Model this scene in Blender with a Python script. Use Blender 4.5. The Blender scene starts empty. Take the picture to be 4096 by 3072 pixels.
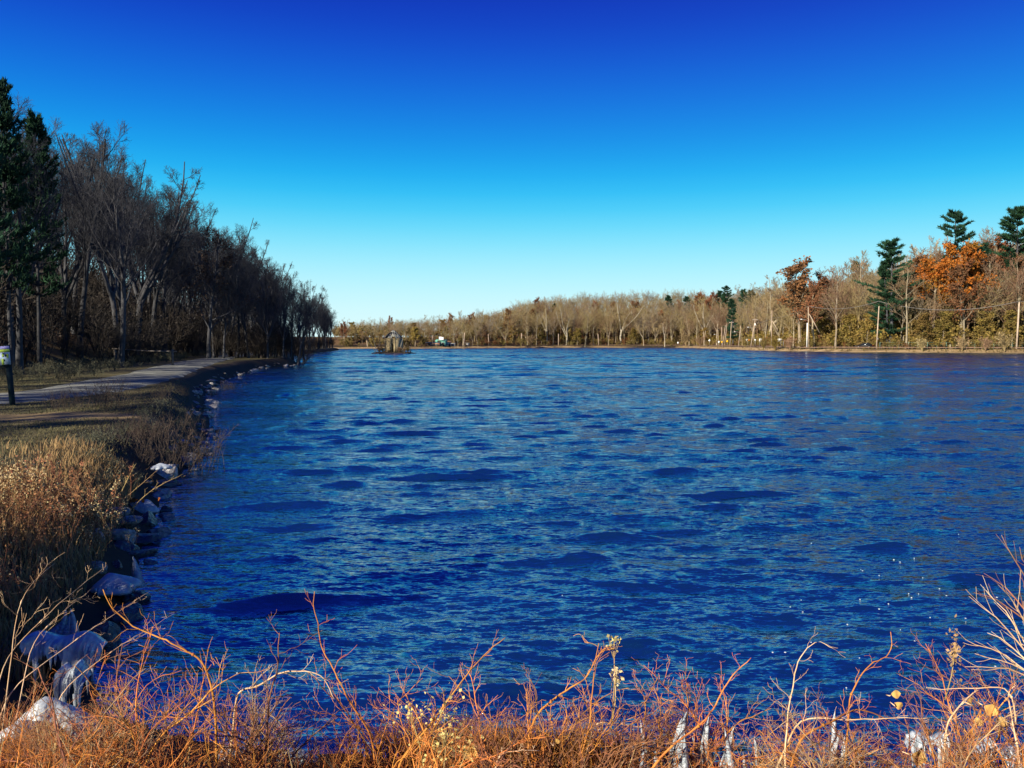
import bpy, math, random
import numpy as np
from mathutils import Vector, Matrix
R = math.radians
SC = bpy.context.scene
COL = SC.collection
rng = np.random.default_rng(11)
random.seed(5)

# ------------------------------------------------------------------ camera
F, H, PITCH = 804.0, 2.8, math.atan(41/804)
cam_d = bpy.data.cameras.new('camera'); cam = bpy.data.objects.new('camera', cam_d); COL.objects.link(cam)
cam_d.sensor_width = 36; cam_d.lens = 36*F/1024
cam_d.clip_start = .05; cam_d.clip_end = 6000
cam.location = (0, 0, H); cam.rotation_euler = (R(90)-PITCH, 0, 0)
SC.camera = cam
CP, SP = math.cos(PITCH), math.sin(PITCH)
def ray(px, py):
    u, v = (px-512)/F, (384-py)/F
    return np.array([u, CP+v*SP, -SP+v*CP])
def gp(px, py, z=0.):
    d = ray(px, py); t = (z-H)/d[2]
    return np.array([d[0]*t, d[1]*t, z])
def at(px, py, Y):
    d = ray(px, py); t = Y/d[1]
    return np.array([d[0]*t, Y, H+d[2]*t])

# ------------------------------------------------------------------ sky, sun, exposure
SUN_AZ, SUN_EL = R(-138), R(25)            # azimuth from +Y towards +X
sun_dir = np.array([math.sin(SUN_AZ)*math.cos(SUN_EL), math.cos(SUN_AZ)*math.cos(SUN_EL), math.sin(SUN_EL)])
def lin(r, g, b):
    f = lambda c: (c/255/12.92 if c/255 <= .04045 else ((c/255+.055)/1.055)**2.4)
    return (f(r), f(g), f(b), 1)
world = bpy.data.worlds.new('World'); SC.world = world; world.use_nodes = True
nt = world.node_tree; nt.nodes.clear()
out = nt.nodes.new('ShaderNodeOutputWorld'); bg = nt.nodes.new('ShaderNodeBackground')
sky = nt.nodes.new('ShaderNodeTexSky'); sky.sky_type = 'NISHITA'; sky.sun_disc = False
sky.sun_elevation = SUN_EL; sky.sun_rotation = SUN_AZ; sky.air_density = 1.0; sky.dust_density = .3; sky.ozone_density = 3.0
tc = nt.nodes.new('ShaderNodeTexCoord'); sep = nt.nodes.new('ShaderNodeSeparateXYZ')
nt.links.new(tc.outputs['Generated'], sep.inputs[0])
ramp = nt.nodes.new('ShaderNodeValToRGB'); ramp.color_ramp.interpolation = 'LINEAR'
stops = [(0, (224, 252, 255)), (.012, (222, 252, 255)), (.05, (206, 249, 255)), (.095, (168, 239, 255)), (.14, (108, 220, 252)), (.185, (28, 188, 246)),
         (.225, (0, 154, 236)), (.28, (0, 116, 224)), (.335, (0, 80, 208)), (.385, (0, 48, 186)), (.50, (0, 32, 152)), (1, (0, 22, 115))]
_z = np.linspace(0, .5, 201); _c = np.stack([np.interp(_z, [p for p, _ in stops], [c[k] for _, c in stops]) for k in range(3)], 1)
_k = np.exp(-.5*(np.arange(-24, 25)/9.)**2); _k /= _k.sum(); _c = np.stack([np.convolve(np.pad(_c[:, k], 24, mode='edge'), _k, 'valid') for k in range(3)], 1)
stops = [(float(_z[k]), tuple(_c[k])) for k in range(0, 201, 8)]+[(1, (0, 22, 115))]
cr = ramp.color_ramp
cr.elements[0].position = 0; cr.elements[0].color = lin(*stops[0][1]); cr.elements[1].position = 1; cr.elements[1].color = lin(*stops[-1][1])
for p, c in stops[1:-1]:
    e = cr.elements.new(p); e.color = lin(*c)
nt.links.new(sep.outputs['Z'], ramp.inputs[0])
SKY_S, EXPO = .1, .92
sc_ = nt.nodes.new('ShaderNodeVectorMath'); sc_.operation = 'SCALE'; sc_.inputs['Scale'].default_value = 2**-EXPO/SKY_S
nt.links.new(ramp.outputs[0], sc_.inputs[0])
mx = nt.nodes.new('ShaderNodeMix'); mx.data_type = 'RGBA'; mx.inputs[0].default_value = .97
nt.links.new(sky.outputs[0], mx.inputs[6]); nt.links.new(sc_.outputs[0], mx.inputs[7])
nt.links.new(mx.outputs[2], bg.inputs[0]); bg.inputs[1].default_value = SKY_S
nt.links.new(bg.outputs[0], out.inputs[0])
sl = bpy.data.lights.new('sun', 'SUN'); sl.energy = 5; sl.angle = R(.5); sl.color = (1, .90, .74)
so = bpy.data.objects.new('sun', sl); COL.objects.link(so); so.location = (-60, -40, 80)
so.rotation_euler = Vector(sun_dir).to_track_quat('Z', 'Y').to_euler()
SC.view_settings.view_transform = 'Standard'; SC.view_settings.look = 'None'
SC.view_settings.exposure = EXPO; SC.view_settings.gamma = 1; SC.view_settings.use_curve_mapping = False

# ------------------------------------------------------------------ mesh helpers
class Geo:
    def __init__(s): s.v = []; s.q = []; s.t = []; s.n = 0
    def add(s, v, q=None, t=None):
        v = np.asarray(v, float).reshape(-1, 3)
        if q is not None and len(q): s.q.append(np.asarray(q, np.int64).reshape(-1, 4)+s.n)
        if t is not None and len(t): s.t.append(np.asarray(t, np.int64).reshape(-1, 3)+s.n)
        s.v.append(v); s.n += len(v); return s
    def arrays(s):
        return (np.concatenate(s.v), np.concatenate(s.q) if s.q else np.zeros((0, 4), np.int64), np.concatenate(s.t) if s.t else np.zeros((0, 3), np.int64))
    def mesh(s, name, mat, smooth=False):
        return mk(name, *s.arrays(), mat, smooth)
    def box(s, c, d, M=None):
        x, y, z = np.array(d)/2
        v = np.array([[-x,-y,-z],[x,-y,-z],[x,y,-z],[-x,y,-z],[-x,-y,z],[x,-y,z],[x,y,z],[-x,y,z]])
        if M is not None: v = v@np.asarray(M).T
        return s.add(v+np.array(c), [[0,3,2,1],[4,5,6,7],[0,1,5,4],[1,2,6,5],[2,3,7,6],[3,0,4,7]])
    def tube(s, pts, r, k=8, cap=True):
        P = np.asarray(pts, float)[None]; n = P.shape[1]
        rr = np.broadcast_to(np.asarray(r, float), (n,))[None]
        v, q = tubes(P, rr, k); b = s.n; s.add(v, q)
        if cap:
            for i in (0, n-1):
                ring = np.arange(k)+i*k
                c = np.asarray(pts[0 if i == 0 else -1], float)
                cb = s.n; s.add([c])
                tri = [[cb-b, ring[(j+1) % k], ring[j]] if i == 0 else [cb-b, ring[j], ring[(j+1) % k]] for j in range(k)]
                s.t.append(np.array(tri)+b)
        return s
def mk(name, v, q, t, mat, smooth=False):
    me = bpy.data.meshes.new(name)
    me.vertices.add(len(v)); me.vertices.foreach_set('co', np.asarray(v, np.float32).ravel())
    nl = len(q)*4+len(t)*3
    me.loops.add(nl); me.loops.foreach_set('vertex_index', np.concatenate([q.ravel(), t.ravel()]).astype(np.int32))
    npoly = len(q)+len(t); me.polygons.add(npoly)
    st = np.concatenate([np.arange(len(q))*4, len(q)*4+np.arange(len(t))*3]).astype(np.int32)
    me.polygons.foreach_set('loop_start', st)
    if smooth: me.polygons.foreach_set('use_smooth', np.ones(npoly, bool))
    me.update(calc_edges=True)
    if mat: me.materials.append(mat)
    return me
def nz(a): return a/np.maximum(np.linalg.norm(a, axis=-1, keepdims=True), 1e-9)
def tubes(P, Rr, k):
    M, n, _ = P.shape
    T = np.empty_like(P)
    T[:, 1:-1] = P[:, 2:]-P[:, :-2]; T[:, 0] = P[:, 1]-P[:, 0]; T[:, -1] = P[:, -1]-P[:, -2]
    T = nz(T); mt = nz(T.mean(1))
    ref = np.where((np.abs(mt[:, :1]) < .6), np.array([[1., 0, 0]]), np.array([[0, 1., 0]]))[:, None]
    N = nz(np.cross(T, ref)); B = np.cross(T, N)
    a = np.arange(k)*2*math.pi/k
    V = P[:, :, None]+Rr[:, :, None, None]*(np.cos(a)[None, None, :, None]*N[:, :, None]+np.sin(a)[None, None, :, None]*B[:, :, None])
    m = np.arange(M)[:, None, None]*n*k; i = np.arange(n-1)[None, :, None]*k; j = np.arange(k)[None, None, :]; j2 = (j+1) % k
    q = np.stack(np.broadcast_arrays(m+i+j, m+i+j2, m+i+k+j2, m+i+k+j), -1).reshape(-1, 4)
    return V.reshape(-1, 3), q
def leafq(pos, size, rg, asp=.7, up=.3):
    M = len(pos)
    n = nz(rg.normal(size=(M, 3))+np.array([0, 0, up])); r = nz(rg.normal(size=(M, 3)))
    a = nz(np.cross(n, r)); b = np.cross(n, a)
    s = (size*rg.uniform(.6, 1.3, M))[:, None]
    v = np.stack([pos-a*s, pos-b*s*asp+n*s*.2, pos+a*s, pos+b*s*asp+n*s*.2], 1).reshape(-1, 3)
    return v, np.arange(M*4).reshape(-1, 4)

def link(name, me, parent=None, loc=None, rot=None, scale=None):
    o = bpy.data.objects.new(name, me); COL.objects.link(o)
    if parent: o.parent = parent
    if loc is not None: o.location = loc
    if rot is not None: o.rotation_euler = rot
    if scale is not None: o.scale = (scale,)*3 if np.isscalar(scale) else scale
    return o
def tag(o, label, cat, group=None):
    o['label'] = label; o['category'] = cat
    if group: o['group'] = group
    return o
def thing(name, label, cat, loc=(0, 0, 0), rot=(0, 0, 0), scale=1, group=None):
    o = link(name, None, None, loc, rot, scale); o.empty_display_size = .2
    return tag(o, label, cat, group)
def struct(o, kind='structure'): o['kind'] = kind; return o

# ------------------------------------------------------------------ materials
def mat(name, c1, c2=None, scale=3., rough=.9, rnd=.0, bump=0., detail=4, c3=None, spec=.2, coord='Object', metal=0., contrast=(.35, .65)):
    m = bpy.data.materials.new(name); m.use_nodes = True; t = m.node_tree
    b = t.nodes['Principled BSDF']; b.inputs['Roughness'].default_value = rough
    b.inputs['Specular IOR Level'].default_value = spec; b.inputs['Metallic'].default_value = metal
    if c2 is None: c2 = tuple(x*.75 for x in c1)
    tcn = t.nodes.new('ShaderNodeTexCoord'); no = t.nodes.new('ShaderNodeTexNoise')
    no.inputs['Scale'].default_value = scale; no.inputs['Detail'].default_value = detail
    t.links.new(tcn.outputs[coord], no.inputs['Vector'])
    rp = t.nodes.new('ShaderNodeValToRGB'); e = rp.color_ramp.elements
    e[0].position, e[1].position = contrast
    e[0].color = (*c1, 1); e[1].color = (*c2, 1)
    if c3: k = e.new(.5); k.color = (*c3, 1)
    t.links.new(no.outputs['Fac'], rp.inputs[0]); src = rp.outputs[0]
    if rnd:
        oi = t.nodes.new('ShaderNodeObjectInfo'); hv = t.nodes.new('ShaderNodeHueSaturation')
        mr = t.nodes.new('ShaderNodeMapRange'); mr.inputs[3].default_value = 1-rnd; mr.inputs[4].default_value = 1+rnd
        t.links.new(oi.outputs['Random'], mr.inputs[0]); t.links.new(mr.outputs[0], hv.inputs['Value'])
        m2 = t.nodes.new('ShaderNodeMapRange'); m2.inputs[3].default_value = .5-rnd*.05; m2.inputs[4].default_value = .5+rnd*.05
        mm = t.nodes.new('ShaderNodeMath'); mm.operation = 'FRACT'; ml = t.nodes.new('ShaderNodeMath'); ml.operation = 'MULTIPLY'; ml.inputs[1].default_value = 7.31
        t.links.new(oi.outputs['Random'], ml.inputs[0]); t.links.new(ml.outputs[0], mm.inputs[0]); t.links.new(mm.outputs[0], m2.inputs[0]); t.links.new(m2.outputs[0], hv.inputs['Hue'])
        t.links.new(src, hv.inputs['Color']); src = hv.outputs[0]
    t.links.new(src, b.inputs['Base Color'])
    if bump:
        bp = t.nodes.new('ShaderNodeBump'); bp.inputs['Strength'].default_value = bump; bp.inputs['Distance'].default_value = .05
        t.links.new(no.outputs['Fac'], bp.inputs['Height']); t.links.new(bp.outputs[0], b.inputs['Normal'])
    return m
M_bark_dark = mat('dark_bark', (.060, .061, .066), (.034, .035, .039), 2.5, rnd=.25)  # the left wood's shade is put into this darker bark colour
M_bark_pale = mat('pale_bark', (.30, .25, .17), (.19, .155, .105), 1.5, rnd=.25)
M_bark_white = mat('white_bark', (.36, .32, .24), (.26, .23, .17), 1.5, rnd=.15)
M_twig_pale = mat('tan_twigs', (.29, .215, .105), (.19, .14, .065), .6, rnd=.3)
M_twig_red = mat('reddish_twigs', (.22, .135, .075), (.15, .10, .06), .6, rnd=.3)
M_twig_dark = mat('dark_twigs', (.056, .058, .066), (.036, .038, .044), 2, rnd=.25)  # blue-grey twigs of the left wood, shade worked into the colour
M_rust = mat('rust_leaves', (.19, .070, .024), (.11, .05, .02), .45, rnd=.3, c3=(.15, .07, .03))
M_orange = mat('orange_leaves', (.30, .10, .012), (.19, .10, .014), .30, rnd=.12, c3=(.27, .075, .01))
M_olive = mat('olive_leaves', (.19, .14, .03), (.11, .09, .02), .5, rnd=.3, c3=(.17, .105, .03))
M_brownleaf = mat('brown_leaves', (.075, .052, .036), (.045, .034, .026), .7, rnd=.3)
M_needle = mat('pine_needles', (.020, .060, .026), (.010, .034, .020), .9, rnd=.25)
M_litter = mat('dry_undergrowth', (.20, .125, .05), (.12, .085, .03), .12, c3=(.15, .12, .035))
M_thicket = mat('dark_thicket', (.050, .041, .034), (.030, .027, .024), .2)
M_rock = mat('grey_rock', (.40, .38, .36), (.13, .13, .13), 4., rnd=.35, bump=.9, rough=.85, detail=8)
M_wetrock = mat('wet_rock', (.075, .072, .072), (.03, .03, .032), 4., rnd=.3, bump=.9, detail=8, rough=.35, spec=.5)
M_ice = mat('ice', (.52, .57, .61), (.30, .35, .40), 9, rough=.32, bump=.6, spec=.5)
M_ice.node_tree.nodes['Principled BSDF'].inputs['Transmission Weight'].default_value = .12
M_gravel = mat('gravel', (.25, .26, .215), (.12, .122, .105), 1.6, rough=.95, bump=.3, detail=9)
M_asphalt = mat('asphalt', (.06, .06, .06), (.045, .045, .045), .5)
M_pole = mat('weathered_pole_wood', (.42, .33, .24), (.30, .23, .17), 1., rnd=.15)
M_whitepaint = mat('white_paint', (.78, .78, .76), (.70, .70, .68), 2)
M_yellow = mat('yellow_paint', (.75, .42, .02), (.70, .38, .02), 2)
M_orangep = mat('orange_paint', (.75, .22, .02), (.65, .2, .02), 2)
M_metal = mat('galvanised_steel', (.42, .42, .42), (.34, .34, .34), 2, rough=.5, metal=.6)
M_rust_steel = mat('rusty_rail', (.18, .12, .085), (.13, .085, .06), .5)
M_blackpaint = mat('black_car_paint', (.008, .008, .009), (.007, .007, .008), 2, rough=.4, spec=.25)
M_glass = mat('dark_glass', (.015, .018, .02), (.012, .015, .018), 1, rough=.12, spec=.35)
M_rubber = mat('rubber', (.02, .02, .02), (.018, .018, .018), 3)
M_red = mat('red_lens', (.55, .02, .02), (.5, .02, .02), 3, rough=.3)
M_greenpost = mat('dark_green_post', (.012, .03, .035), (.010, .02, .03), 4, rnd=.0)
M_wood_orange = mat('orange_wood', (.40, .20, .09), (.3, .15, .07), 4)
M_wood_grey = mat('grey_wood', (.16, .14, .12), (.10, .09, .08), 4)
M_cable = mat('cable', (.20, .19, .18), (.16, .15, .14), 1)
M_stone = mat('pale_stone', (.44, .37, .22), (.24, .19, .10), 1.1, c3=(.36, .29, .16), bump=.6, detail=6)
M_stone_in = mat('dark_stone', (.05, .045, .04), (.03, .03, .03), 1)
M_roofwood = mat('weathered_boards', (.44, .44, .37), (.26, .27, .22), 2.)
M_char = mat('dark_rafters', (.035, .033, .03), (.02, .02, .02), 2)
M_greenwall = mat('green_siding', (.14, .36, .29), (.12, .32, .26), 1)
M_orangewall = mat('orange_siding', (.62, .30, .16), (.52, .26, .14), 1)
M_cream = mat('cream_siding', (.62, .52, .40), (.55, .46, .36), 1)
M_greyroof = mat('grey_roof', (.30, .30, .28), (.24, .24, .22), 1)
M_brush = mat('orange_brown_stems', (.66, .27, .055), (.33, .125, .035), 9., rnd=.28, c3=(.55, .20, .042), rough=.75)
M_brush2 = mat('purplish_stems', (.36, .155, .065), (.17, .08, .05), 9., rnd=.25, rough=.75)
M_cane = mat('pale_cane', (.70, .50, .30), (.52, .30, .15), 7., rnd=.15, rough=.7)
M_strawtan = mat('straw', (.42, .30, .13), (.26, .17, .07), 6., rnd=.3)
M_tuft = mat('seed_fluff', (.55, .43, .22), (.38, .30, .16), 9., rnd=.25)
M_seed = mat('yellow_seed_heads', (.60, .50, .20), (.42, .34, .12), 12.)
M_leaf_tan = mat('dry_tan_leaf', (.55, .34, .10), (.42, .24, .07), 14.)
M_weedbrown = mat('brown_weed', (.30, .135, .06), (.15, .075, .04), 5., rnd=.3)
M_weedgrey = mat('grey_green_weed', (.13, .13, .085), (.075, .08, .055), 3., rnd=.25)
M_grass = mat('dull_grass', (.085, .085, .040), (.15, .125, .060), .9, contrast=(.3, .7))
M_mat = mat('orange_plant_litter', (.38, .15, .035), (.16, .07, .03), 12., bump=.8)
M_foam = mat('foam', (.4, .44, .45), (.4, .45, .48), 5)

# ------------------------------------------------------------------ lake outline and land heights
shore = np.array([
 (90,-2),(40,2.0),(20,3.6),(8,4.7),(4,5.0),(0,5.25),(-2,5.5),(-3.1,6.0),(-3.45,6.6),(-3.75,7.5),(-4.2,8.9),(-4.9,10.6),(-5.6,12.5),(-6.6,15.3),(-7.7,19.6),
 (-9.4,25),(-12,32),(-17,44.6),(-22,62),(-27,86),(-27.6,105),(-33,122),(-46,170),(-58,240),(-65,300),(-70,328),(-84,345),(-112,388),(-70,391),(-40,398),(0,450),(30,485),(60,500),
 (101,500),(97,380),(90,285),(102,243),(139,219),(200,180),(300,110),(300,-2)], float)
def sdist(x, y):
    x = np.asarray(x, float); y = np.asarray(y, float)
    A = shore; B = np.roll(shore, -1, 0)
    d2 = np.full(x.shape, 1e18); ins = np.zeros(x.shape, bool)
    for (ax, ay), (bx, by) in zip(A, B):
        ex, ey = bx-ax, by-ay
        t = np.clip(((x-ax)*ex+(y-ay)*ey)/(ex*ex+ey*ey), 0, 1)
        d2 = np.minimum(d2, (x-ax-t*ex)**2+(y-ay-t*ey)**2)
        c = ((ay > y) != (by > y))
        with np.errstate(divide='ignore', invalid='ignore'):
            ins ^= c & (x < (bx-ax)*(y-ay)/(by-ay if by != ay else 1e-9)+ax)
    d = np.sqrt(d2); return np.where(ins, -d, d)
def sm(a, b, x):
    t = np.clip((x-a)/(b-a), 0, 1); return t*t*(3-2*t)
def wob(x, y, s, seed=0):
    r = np.random.default_rng(seed); o = 0
    for i in range(6):
        a = r.uniform(0, 6.28); k = 2*math.pi/s*r.uniform(.6, 1.8); o = o+np.sin((x*math.cos(a)+y*math.sin(a))*k+r.uniform(0, 6.28))
    return o/6
def land(x, y):
    x = np.asarray(x, float); y = np.asarray(y, float)
    d = sdist(x, y)
    near = sm(9, 4, y)*sm(-6, -3, x)                                  # bank the photographer stands on
    far = np.maximum(sm(40, 60, x)*sm(40, 90, y), sm(330, 360, y))
    lvl = .95*(1-near)*(1-far)+1.22*near+1.05*far
    wid = 1.7*(1-near)*(1-far)+3.6*near+4.2*far
    z = lvl*sm(-.15, 1, d/wid)-.06
    z = np.where(d < 0, -.06-np.minimum(1.5, -d*.45), z)
    rough = sm(1.0, 3, d)*.05*wob(x, y, 3.1, 3)*sm(60, 20, y)
    hl = np.minimum(28, .52*np.maximum(0, d-16-3*wob(x, y, 40, 1)))*sm(-15, 12, y)*(1-.55*sm(120, 380, y))*sm(0, -15, x)*(1-far)
    hf = np.minimum(5+17*sm(-60, 60, x), .27*np.maximum(0, d-17))*far*(1+.12*wob(x, y, 60, 2))
    return z+rough*(1-far)+hl+hf
def lz(x, y): return float(land(np.array([x]), np.array([y]))[0])

# path beside the left shore
pathc = np.array([(-34,4),(-26,14),(-20,21.5),(-17.2,27.5),(-17.3,32),(-18.8,38),(-21.6,49),(-25.3,60),(-31.2,80),(-37,102),(-43,127),(-49,146),(-62,180)])
def resample(p, n):
    s = np.r_[0, np.cumsum(np.linalg.norm(np.diff(p, axis=0), axis=1))]; t = np.linspace(0, s[-1], n)
    q = np.stack([np.interp(t, s, p[:, i]) for i in range(p.shape[1])], 1)
    for _ in range(4): q[1:-1] = (q[:-2]+2*q[1:-1]+q[2:])/4
    return q
pathp = resample(pathc, 160)
def pdist(x, y, P=pathp):
    d = np.full(np.shape(x), 1e9)
    for a in P[::2]: d = np.minimum(d, np.hypot(x-a[0], y-a[1]))
    return d

# ground: one sheet, finer near the photographer
nr, r0, r1 = 330, .5, 2600
rad = r0*(r1/r0)**(np.arange(nr)/(nr-1))
ang = np.concatenate([np.linspace(-52, 52, 430), np.linspace(54, 306, 90)])*math.pi/180
A_, R_ = np.meshgrid(ang, rad)
gx, gy = (np.sin(A_)*R_).ravel(), (np.cos(A_)*R_).ravel()
gd = sdist(gx, gy); gz = land(gx, gy)
pd = pdist(gx, gy); gz = np.where(pd < 3.2, .93, gz) if False else gz
na = len(ang)
ii, jj = np.meshgrid(np.arange(nr-1), np.arange(na), indexing='ij'); j2 = (jj+1) % na
q = np.stack([ii*na+jj, ii*na+j2, (ii+1)*na+j2, (ii+1)*na+jj], -1).reshape(-1, 4)
v = np.stack([gx, gy, gz], 1)
cidx = len(v); v = np.vstack([v, [[0, 0, lz(0, .3)]]])
tri = np.array([[cidx, (j+1) % na, j] for j in range(na)])
M_ground = bpy.data.materials.new('ground_cover'); M_ground.use_nodes = True
t = M_ground.node_tree; b = t.nodes['Principled BSDF']; b.inputs['Roughness'].default_value = .95; b.inputs['Specular IOR Level'].default_value = .1
at_ = t.nodes.new('ShaderNodeAttribute'); at_.attribute_name = 'cover'
sp_ = t.nodes.new('ShaderNodeSeparateColor'); t.links.new(at_.outputs['Color'], sp_.inputs[0])
def noise_mix(a, bcol, scale, detail=6):
    tcn = t.nodes.new('ShaderNodeTexCoord'); n = t.nodes.new('ShaderNodeTexNoise'); n.inputs['Scale'].default_value = scale; n.inputs['Detail'].default_value = detail; n.inputs['Roughness'].default_value = .65
    t.links.new(tcn.outputs['Object'], n.inputs['Vector'])
    rr = t.nodes.new('ShaderNodeValToRGB'); rr.color_ramp.elements[0].position = .36; rr.color_ramp.elements[1].position = .64
    rr.color_ramp.elements[0].color = (*a, 1); rr.color_ramp.elements[1].color = (*bcol, 1)
    t.links.new(n.outputs['Fac'], rr.inputs[0]); return rr.outputs[0], n.outputs['Fac']
soil, n0 = noise_mix((.06, .045, .03), (.035, .03, .024), 1.3)
grass, n1 = noise_mix((.075, .075, .036), (.14, .115, .055), .7)
litter, n2 = noise_mix((.145, .085, .04), (.085, .055, .03), .35)
sand, n3 = noise_mix((.50, .36, .19), (.32, .22, .10), .25)
def mixc(a, bb, fac):
    m = t.nodes.new('ShaderNodeMix'); m.data_type = 'RGBA'; t.links.new(a, m.inputs[6]); t.links.new(bb, m.inputs[7]); t.links.new(fac, m.inputs[0]); return m.outputs[2]
c = mixc(soil, grass, sp_.outputs[0]); c = mixc(c, litter, sp_.outputs[1]); c = mixc(c, sand, sp_.outputs[2])
t.links.new(c, b.inputs['Base Color'])
bp = t.nodes.new('ShaderNodeBump'); bp.inputs['Strength'].default_value = .6; bp.inputs['Distance'].default_value = .06
t.links.new(n1, bp.inputs['Height']); t.links.new(bp.outputs[0], b.inputs['Normal'])
gme = mk('ground', v, q, tri, M_ground, True)
farm = np.maximum(sm(40, 60, gx)*sm(40, 90, gy), sm(330, 360, gy))
gr = sm(1.6, 2.8, gd)*(1-farm)*sm(22, 15, gd)
lt = np.maximum(sm(15, 20, gd)*(1-farm), sm(13, 18, gd)*farm)
patch = np.maximum(sm(2.6, 1.3, np.hypot((gx+12.5)/1.9, (gy-20.8)/.62)), 0)*.6
sa = np.maximum(farm*sm(-1, .6, gd)*sm(9, 5, gd)*.85, patch*(1-farm))
cov = np.stack([gr, lt, sa, np.ones_like(gr)], 1); cov = np.vstack([cov, [[1, 0, 0, 1]]])
ca = gme.color_attributes.new('cover', 'FLOAT_COLOR', 'POINT'); ca.data.foreach_set('color', cov.astype(np.float32).ravel())
struct(link('ground', gme))

# gravel path with wheel ruts
def strip(P, half, zoff, nx=2, fn=land, crown=0., edge=None):
    T = np.gradient(P, axis=0); T = T/np.linalg.norm(T, axis=1, keepdims=True); N = np.stack([-T[:, 1], T[:, 0]], 1)
    u = np.linspace(-1, 1, nx); hw = np.full(len(P), half) if edge is None else half+edge
    X = P[:, None, 0]+u*N[:, None, 0]*hw[:, None]; Y = P[:, None, 1]+u*N[:, None, 1]*hw[:, None]
    Z = np.broadcast_to(fn(X.ravel(), Y.ravel()).reshape(X.shape), X.shape)+zoff+crown*(1-u**2)[None]
    V = np.stack([X, Y, Z], -1).reshape(-1, 3); n = len(P)
    i, j = np.meshgrid(np.arange(n-1), np.arange(nx-1), indexing='ij')
    return V, np.stack([i*nx+j, i*nx+j+1, (i+1)*nx+j+1, (i+1)*nx+j], -1).reshape(-1, 4)
er = np.random.default_rng(4).normal(0, .12, 160)
PV, PQ = strip(pathp, 2.15, .045, 9, crown=.05, edge=er)
PV[0::9, 2] -= .10; PV[8::9, 2] -= .10
struct(link('gravel_path', mk('gravel_path', PV, PQ, np.zeros((0, 3), int), M_gravel, True)))

# ------------------------------------------------------------------ lake water
wr = np.random.default_rng(21)
waves = []
# (how many, shortest, longest, spread of direction, slope): fine chop, wind waves in patches, longer waves of the open lake
for grp, (n_, l0, l1, spr, slope) in enumerate(((80, .11, .50, 30, .135), (44, .50, 1.3, 14, .125), (16, 1.6, 4.5, 9, .034))):
    for i in range(n_):
        lam = l0*(l1/l0)**((i+wr.uniform(0, 1))/n_); th = R(-95)+wr.normal(0, R(spr)); k = 2*math.pi/lam
        waves.append((math.cos(th), math.sin(th), k, slope*math.sqrt(2/n_)*wr.uniform(.6, 1.35)/k, wr.uniform(0, 6.28), lam, grp))
def water_disp(x, y, spacing):
    dx = np.zeros_like(x); dy = np.zeros_like(x); dz = np.zeros_like(x)
    open_ = sm(25, 130, np.hypot(x, y)); w1 = wob(x, y, 6, 12)*2; w2 = wob(x, y, 4, 13)*2
    g0 = .8+.6*wob(x, y, 9, 8)
    g1 = .25+1.35*sm(-.05, .55, wob(x*.6, y, 1.3, 9)+.25*wob(x, y, 17, 10))
    for cx, sy, k, a, ph, lam, grp in waves:
        w = a*sm(2.0, 4.0, lam/spacing)*((g0, g1, 1+3.2*open_)[grp])       # the wind raises longer waves away from the near bank
        if grp == 1: w = w*(1+.25*open_)
        p = k*(x*cx+y*sy)+ph+1.1*(w1*cx+w2*sy)
        s, c_ = np.sin(p), np.cos(p)
        dz += w*s; dx += .95*w*c_*cx; dy += .95*w*c_*sy
    return dx, dy, dz
wrad = np.concatenate([4.2*(85/4.2)**(np.arange(560)/560), np.arange(85, 460, .68), 460*(1500/460)**(np.arange(40)/39)])
wang = np.linspace(-46, 46, 600)*math.pi/180
A_, R_ = np.meshgrid(wang, wrad); wx, wy = (np.sin(A_)*R_).ravel(), (np.cos(A_)*R_).ravel()
dr_ = np.gradient(wrad)[:, None]+0*R_; spc = np.maximum(dr_, R_*(wang[1]-wang[0])*.55).ravel()
dx, dy, dz = water_disp(wx, wy, spc)
wd = -sdist(wx, wy); fade = .25+.75*sm(0, 1.5, wd)
wv = np.stack([wx+dx*fade, wy+dy*fade, dz*fade], 1)
i, j = np.meshgrid(np.arange(len(wrad)-1), np.arange(len(wang)-1), indexing='ij'); n = len(wang)
wq = np.stack([i*n+j, i*n+j+1, (i+1)*n+j+1, (i+1)*n+j], -1).reshape(-1, 4)
keep = (wd[wq] > -2.5).any(1); wq = wq[keep]
RIPPLES = ((1.6, .22), (6, .6), (16, .95), (45, .95))
M_water = bpy.data.materials.new('lake_water'); M_water.use_nodes = True
t = M_water.node_tree; b = t.nodes['Principled BSDF']
b.inputs['Base Color'].default_value = (.0025, .020, .055, 1); b.inputs['Roughness'].default_value = .07; b.inputs['IOR'].default_value = 4.6; b.inputs['Specular Tint'].default_value = (.80, .92, 1, 1)
tcn = t.nodes.new('ShaderNodeTexCoord'); geo = t.nodes.new('ShaderNodeNewGeometry')
def vm(op, a_, b_):
    n_ = t.nodes.new('ShaderNodeVectorMath'); n_.operation = op
    for k_, q_ in enumerate((a_, b_)):
        if q_ is None: continue
        if hasattr(q_, 'links'): t.links.new(q_, n_.inputs[k_])
        else: n_.inputs[k_].default_value = q_
    return n_
gn = t.nodes.new('ShaderNodeTexNoise'); gn.inputs['Scale'].default_value = .05; gn.inputs['Detail'].default_value = 5; gn.inputs['Roughness'].default_value = .65
mpg = t.nodes.new('ShaderNodeMapping'); mpg.inputs['Scale'].default_value = (.5, 1.2, 1); t.links.new(tcn.outputs['Object'], mpg.inputs[0]); t.links.new(mpg.outputs[0], gn.inputs['Vector'])
gmr = t.nodes.new('ShaderNodeMapRange'); gmr.inputs[1].default_value = .34; gmr.inputs[2].default_value = .66; gmr.inputs[3].default_value = .30; gmr.inputs[4].default_value = 1.5
t.links.new(gn.outputs['Fac'], gmr.inputs[0])
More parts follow.
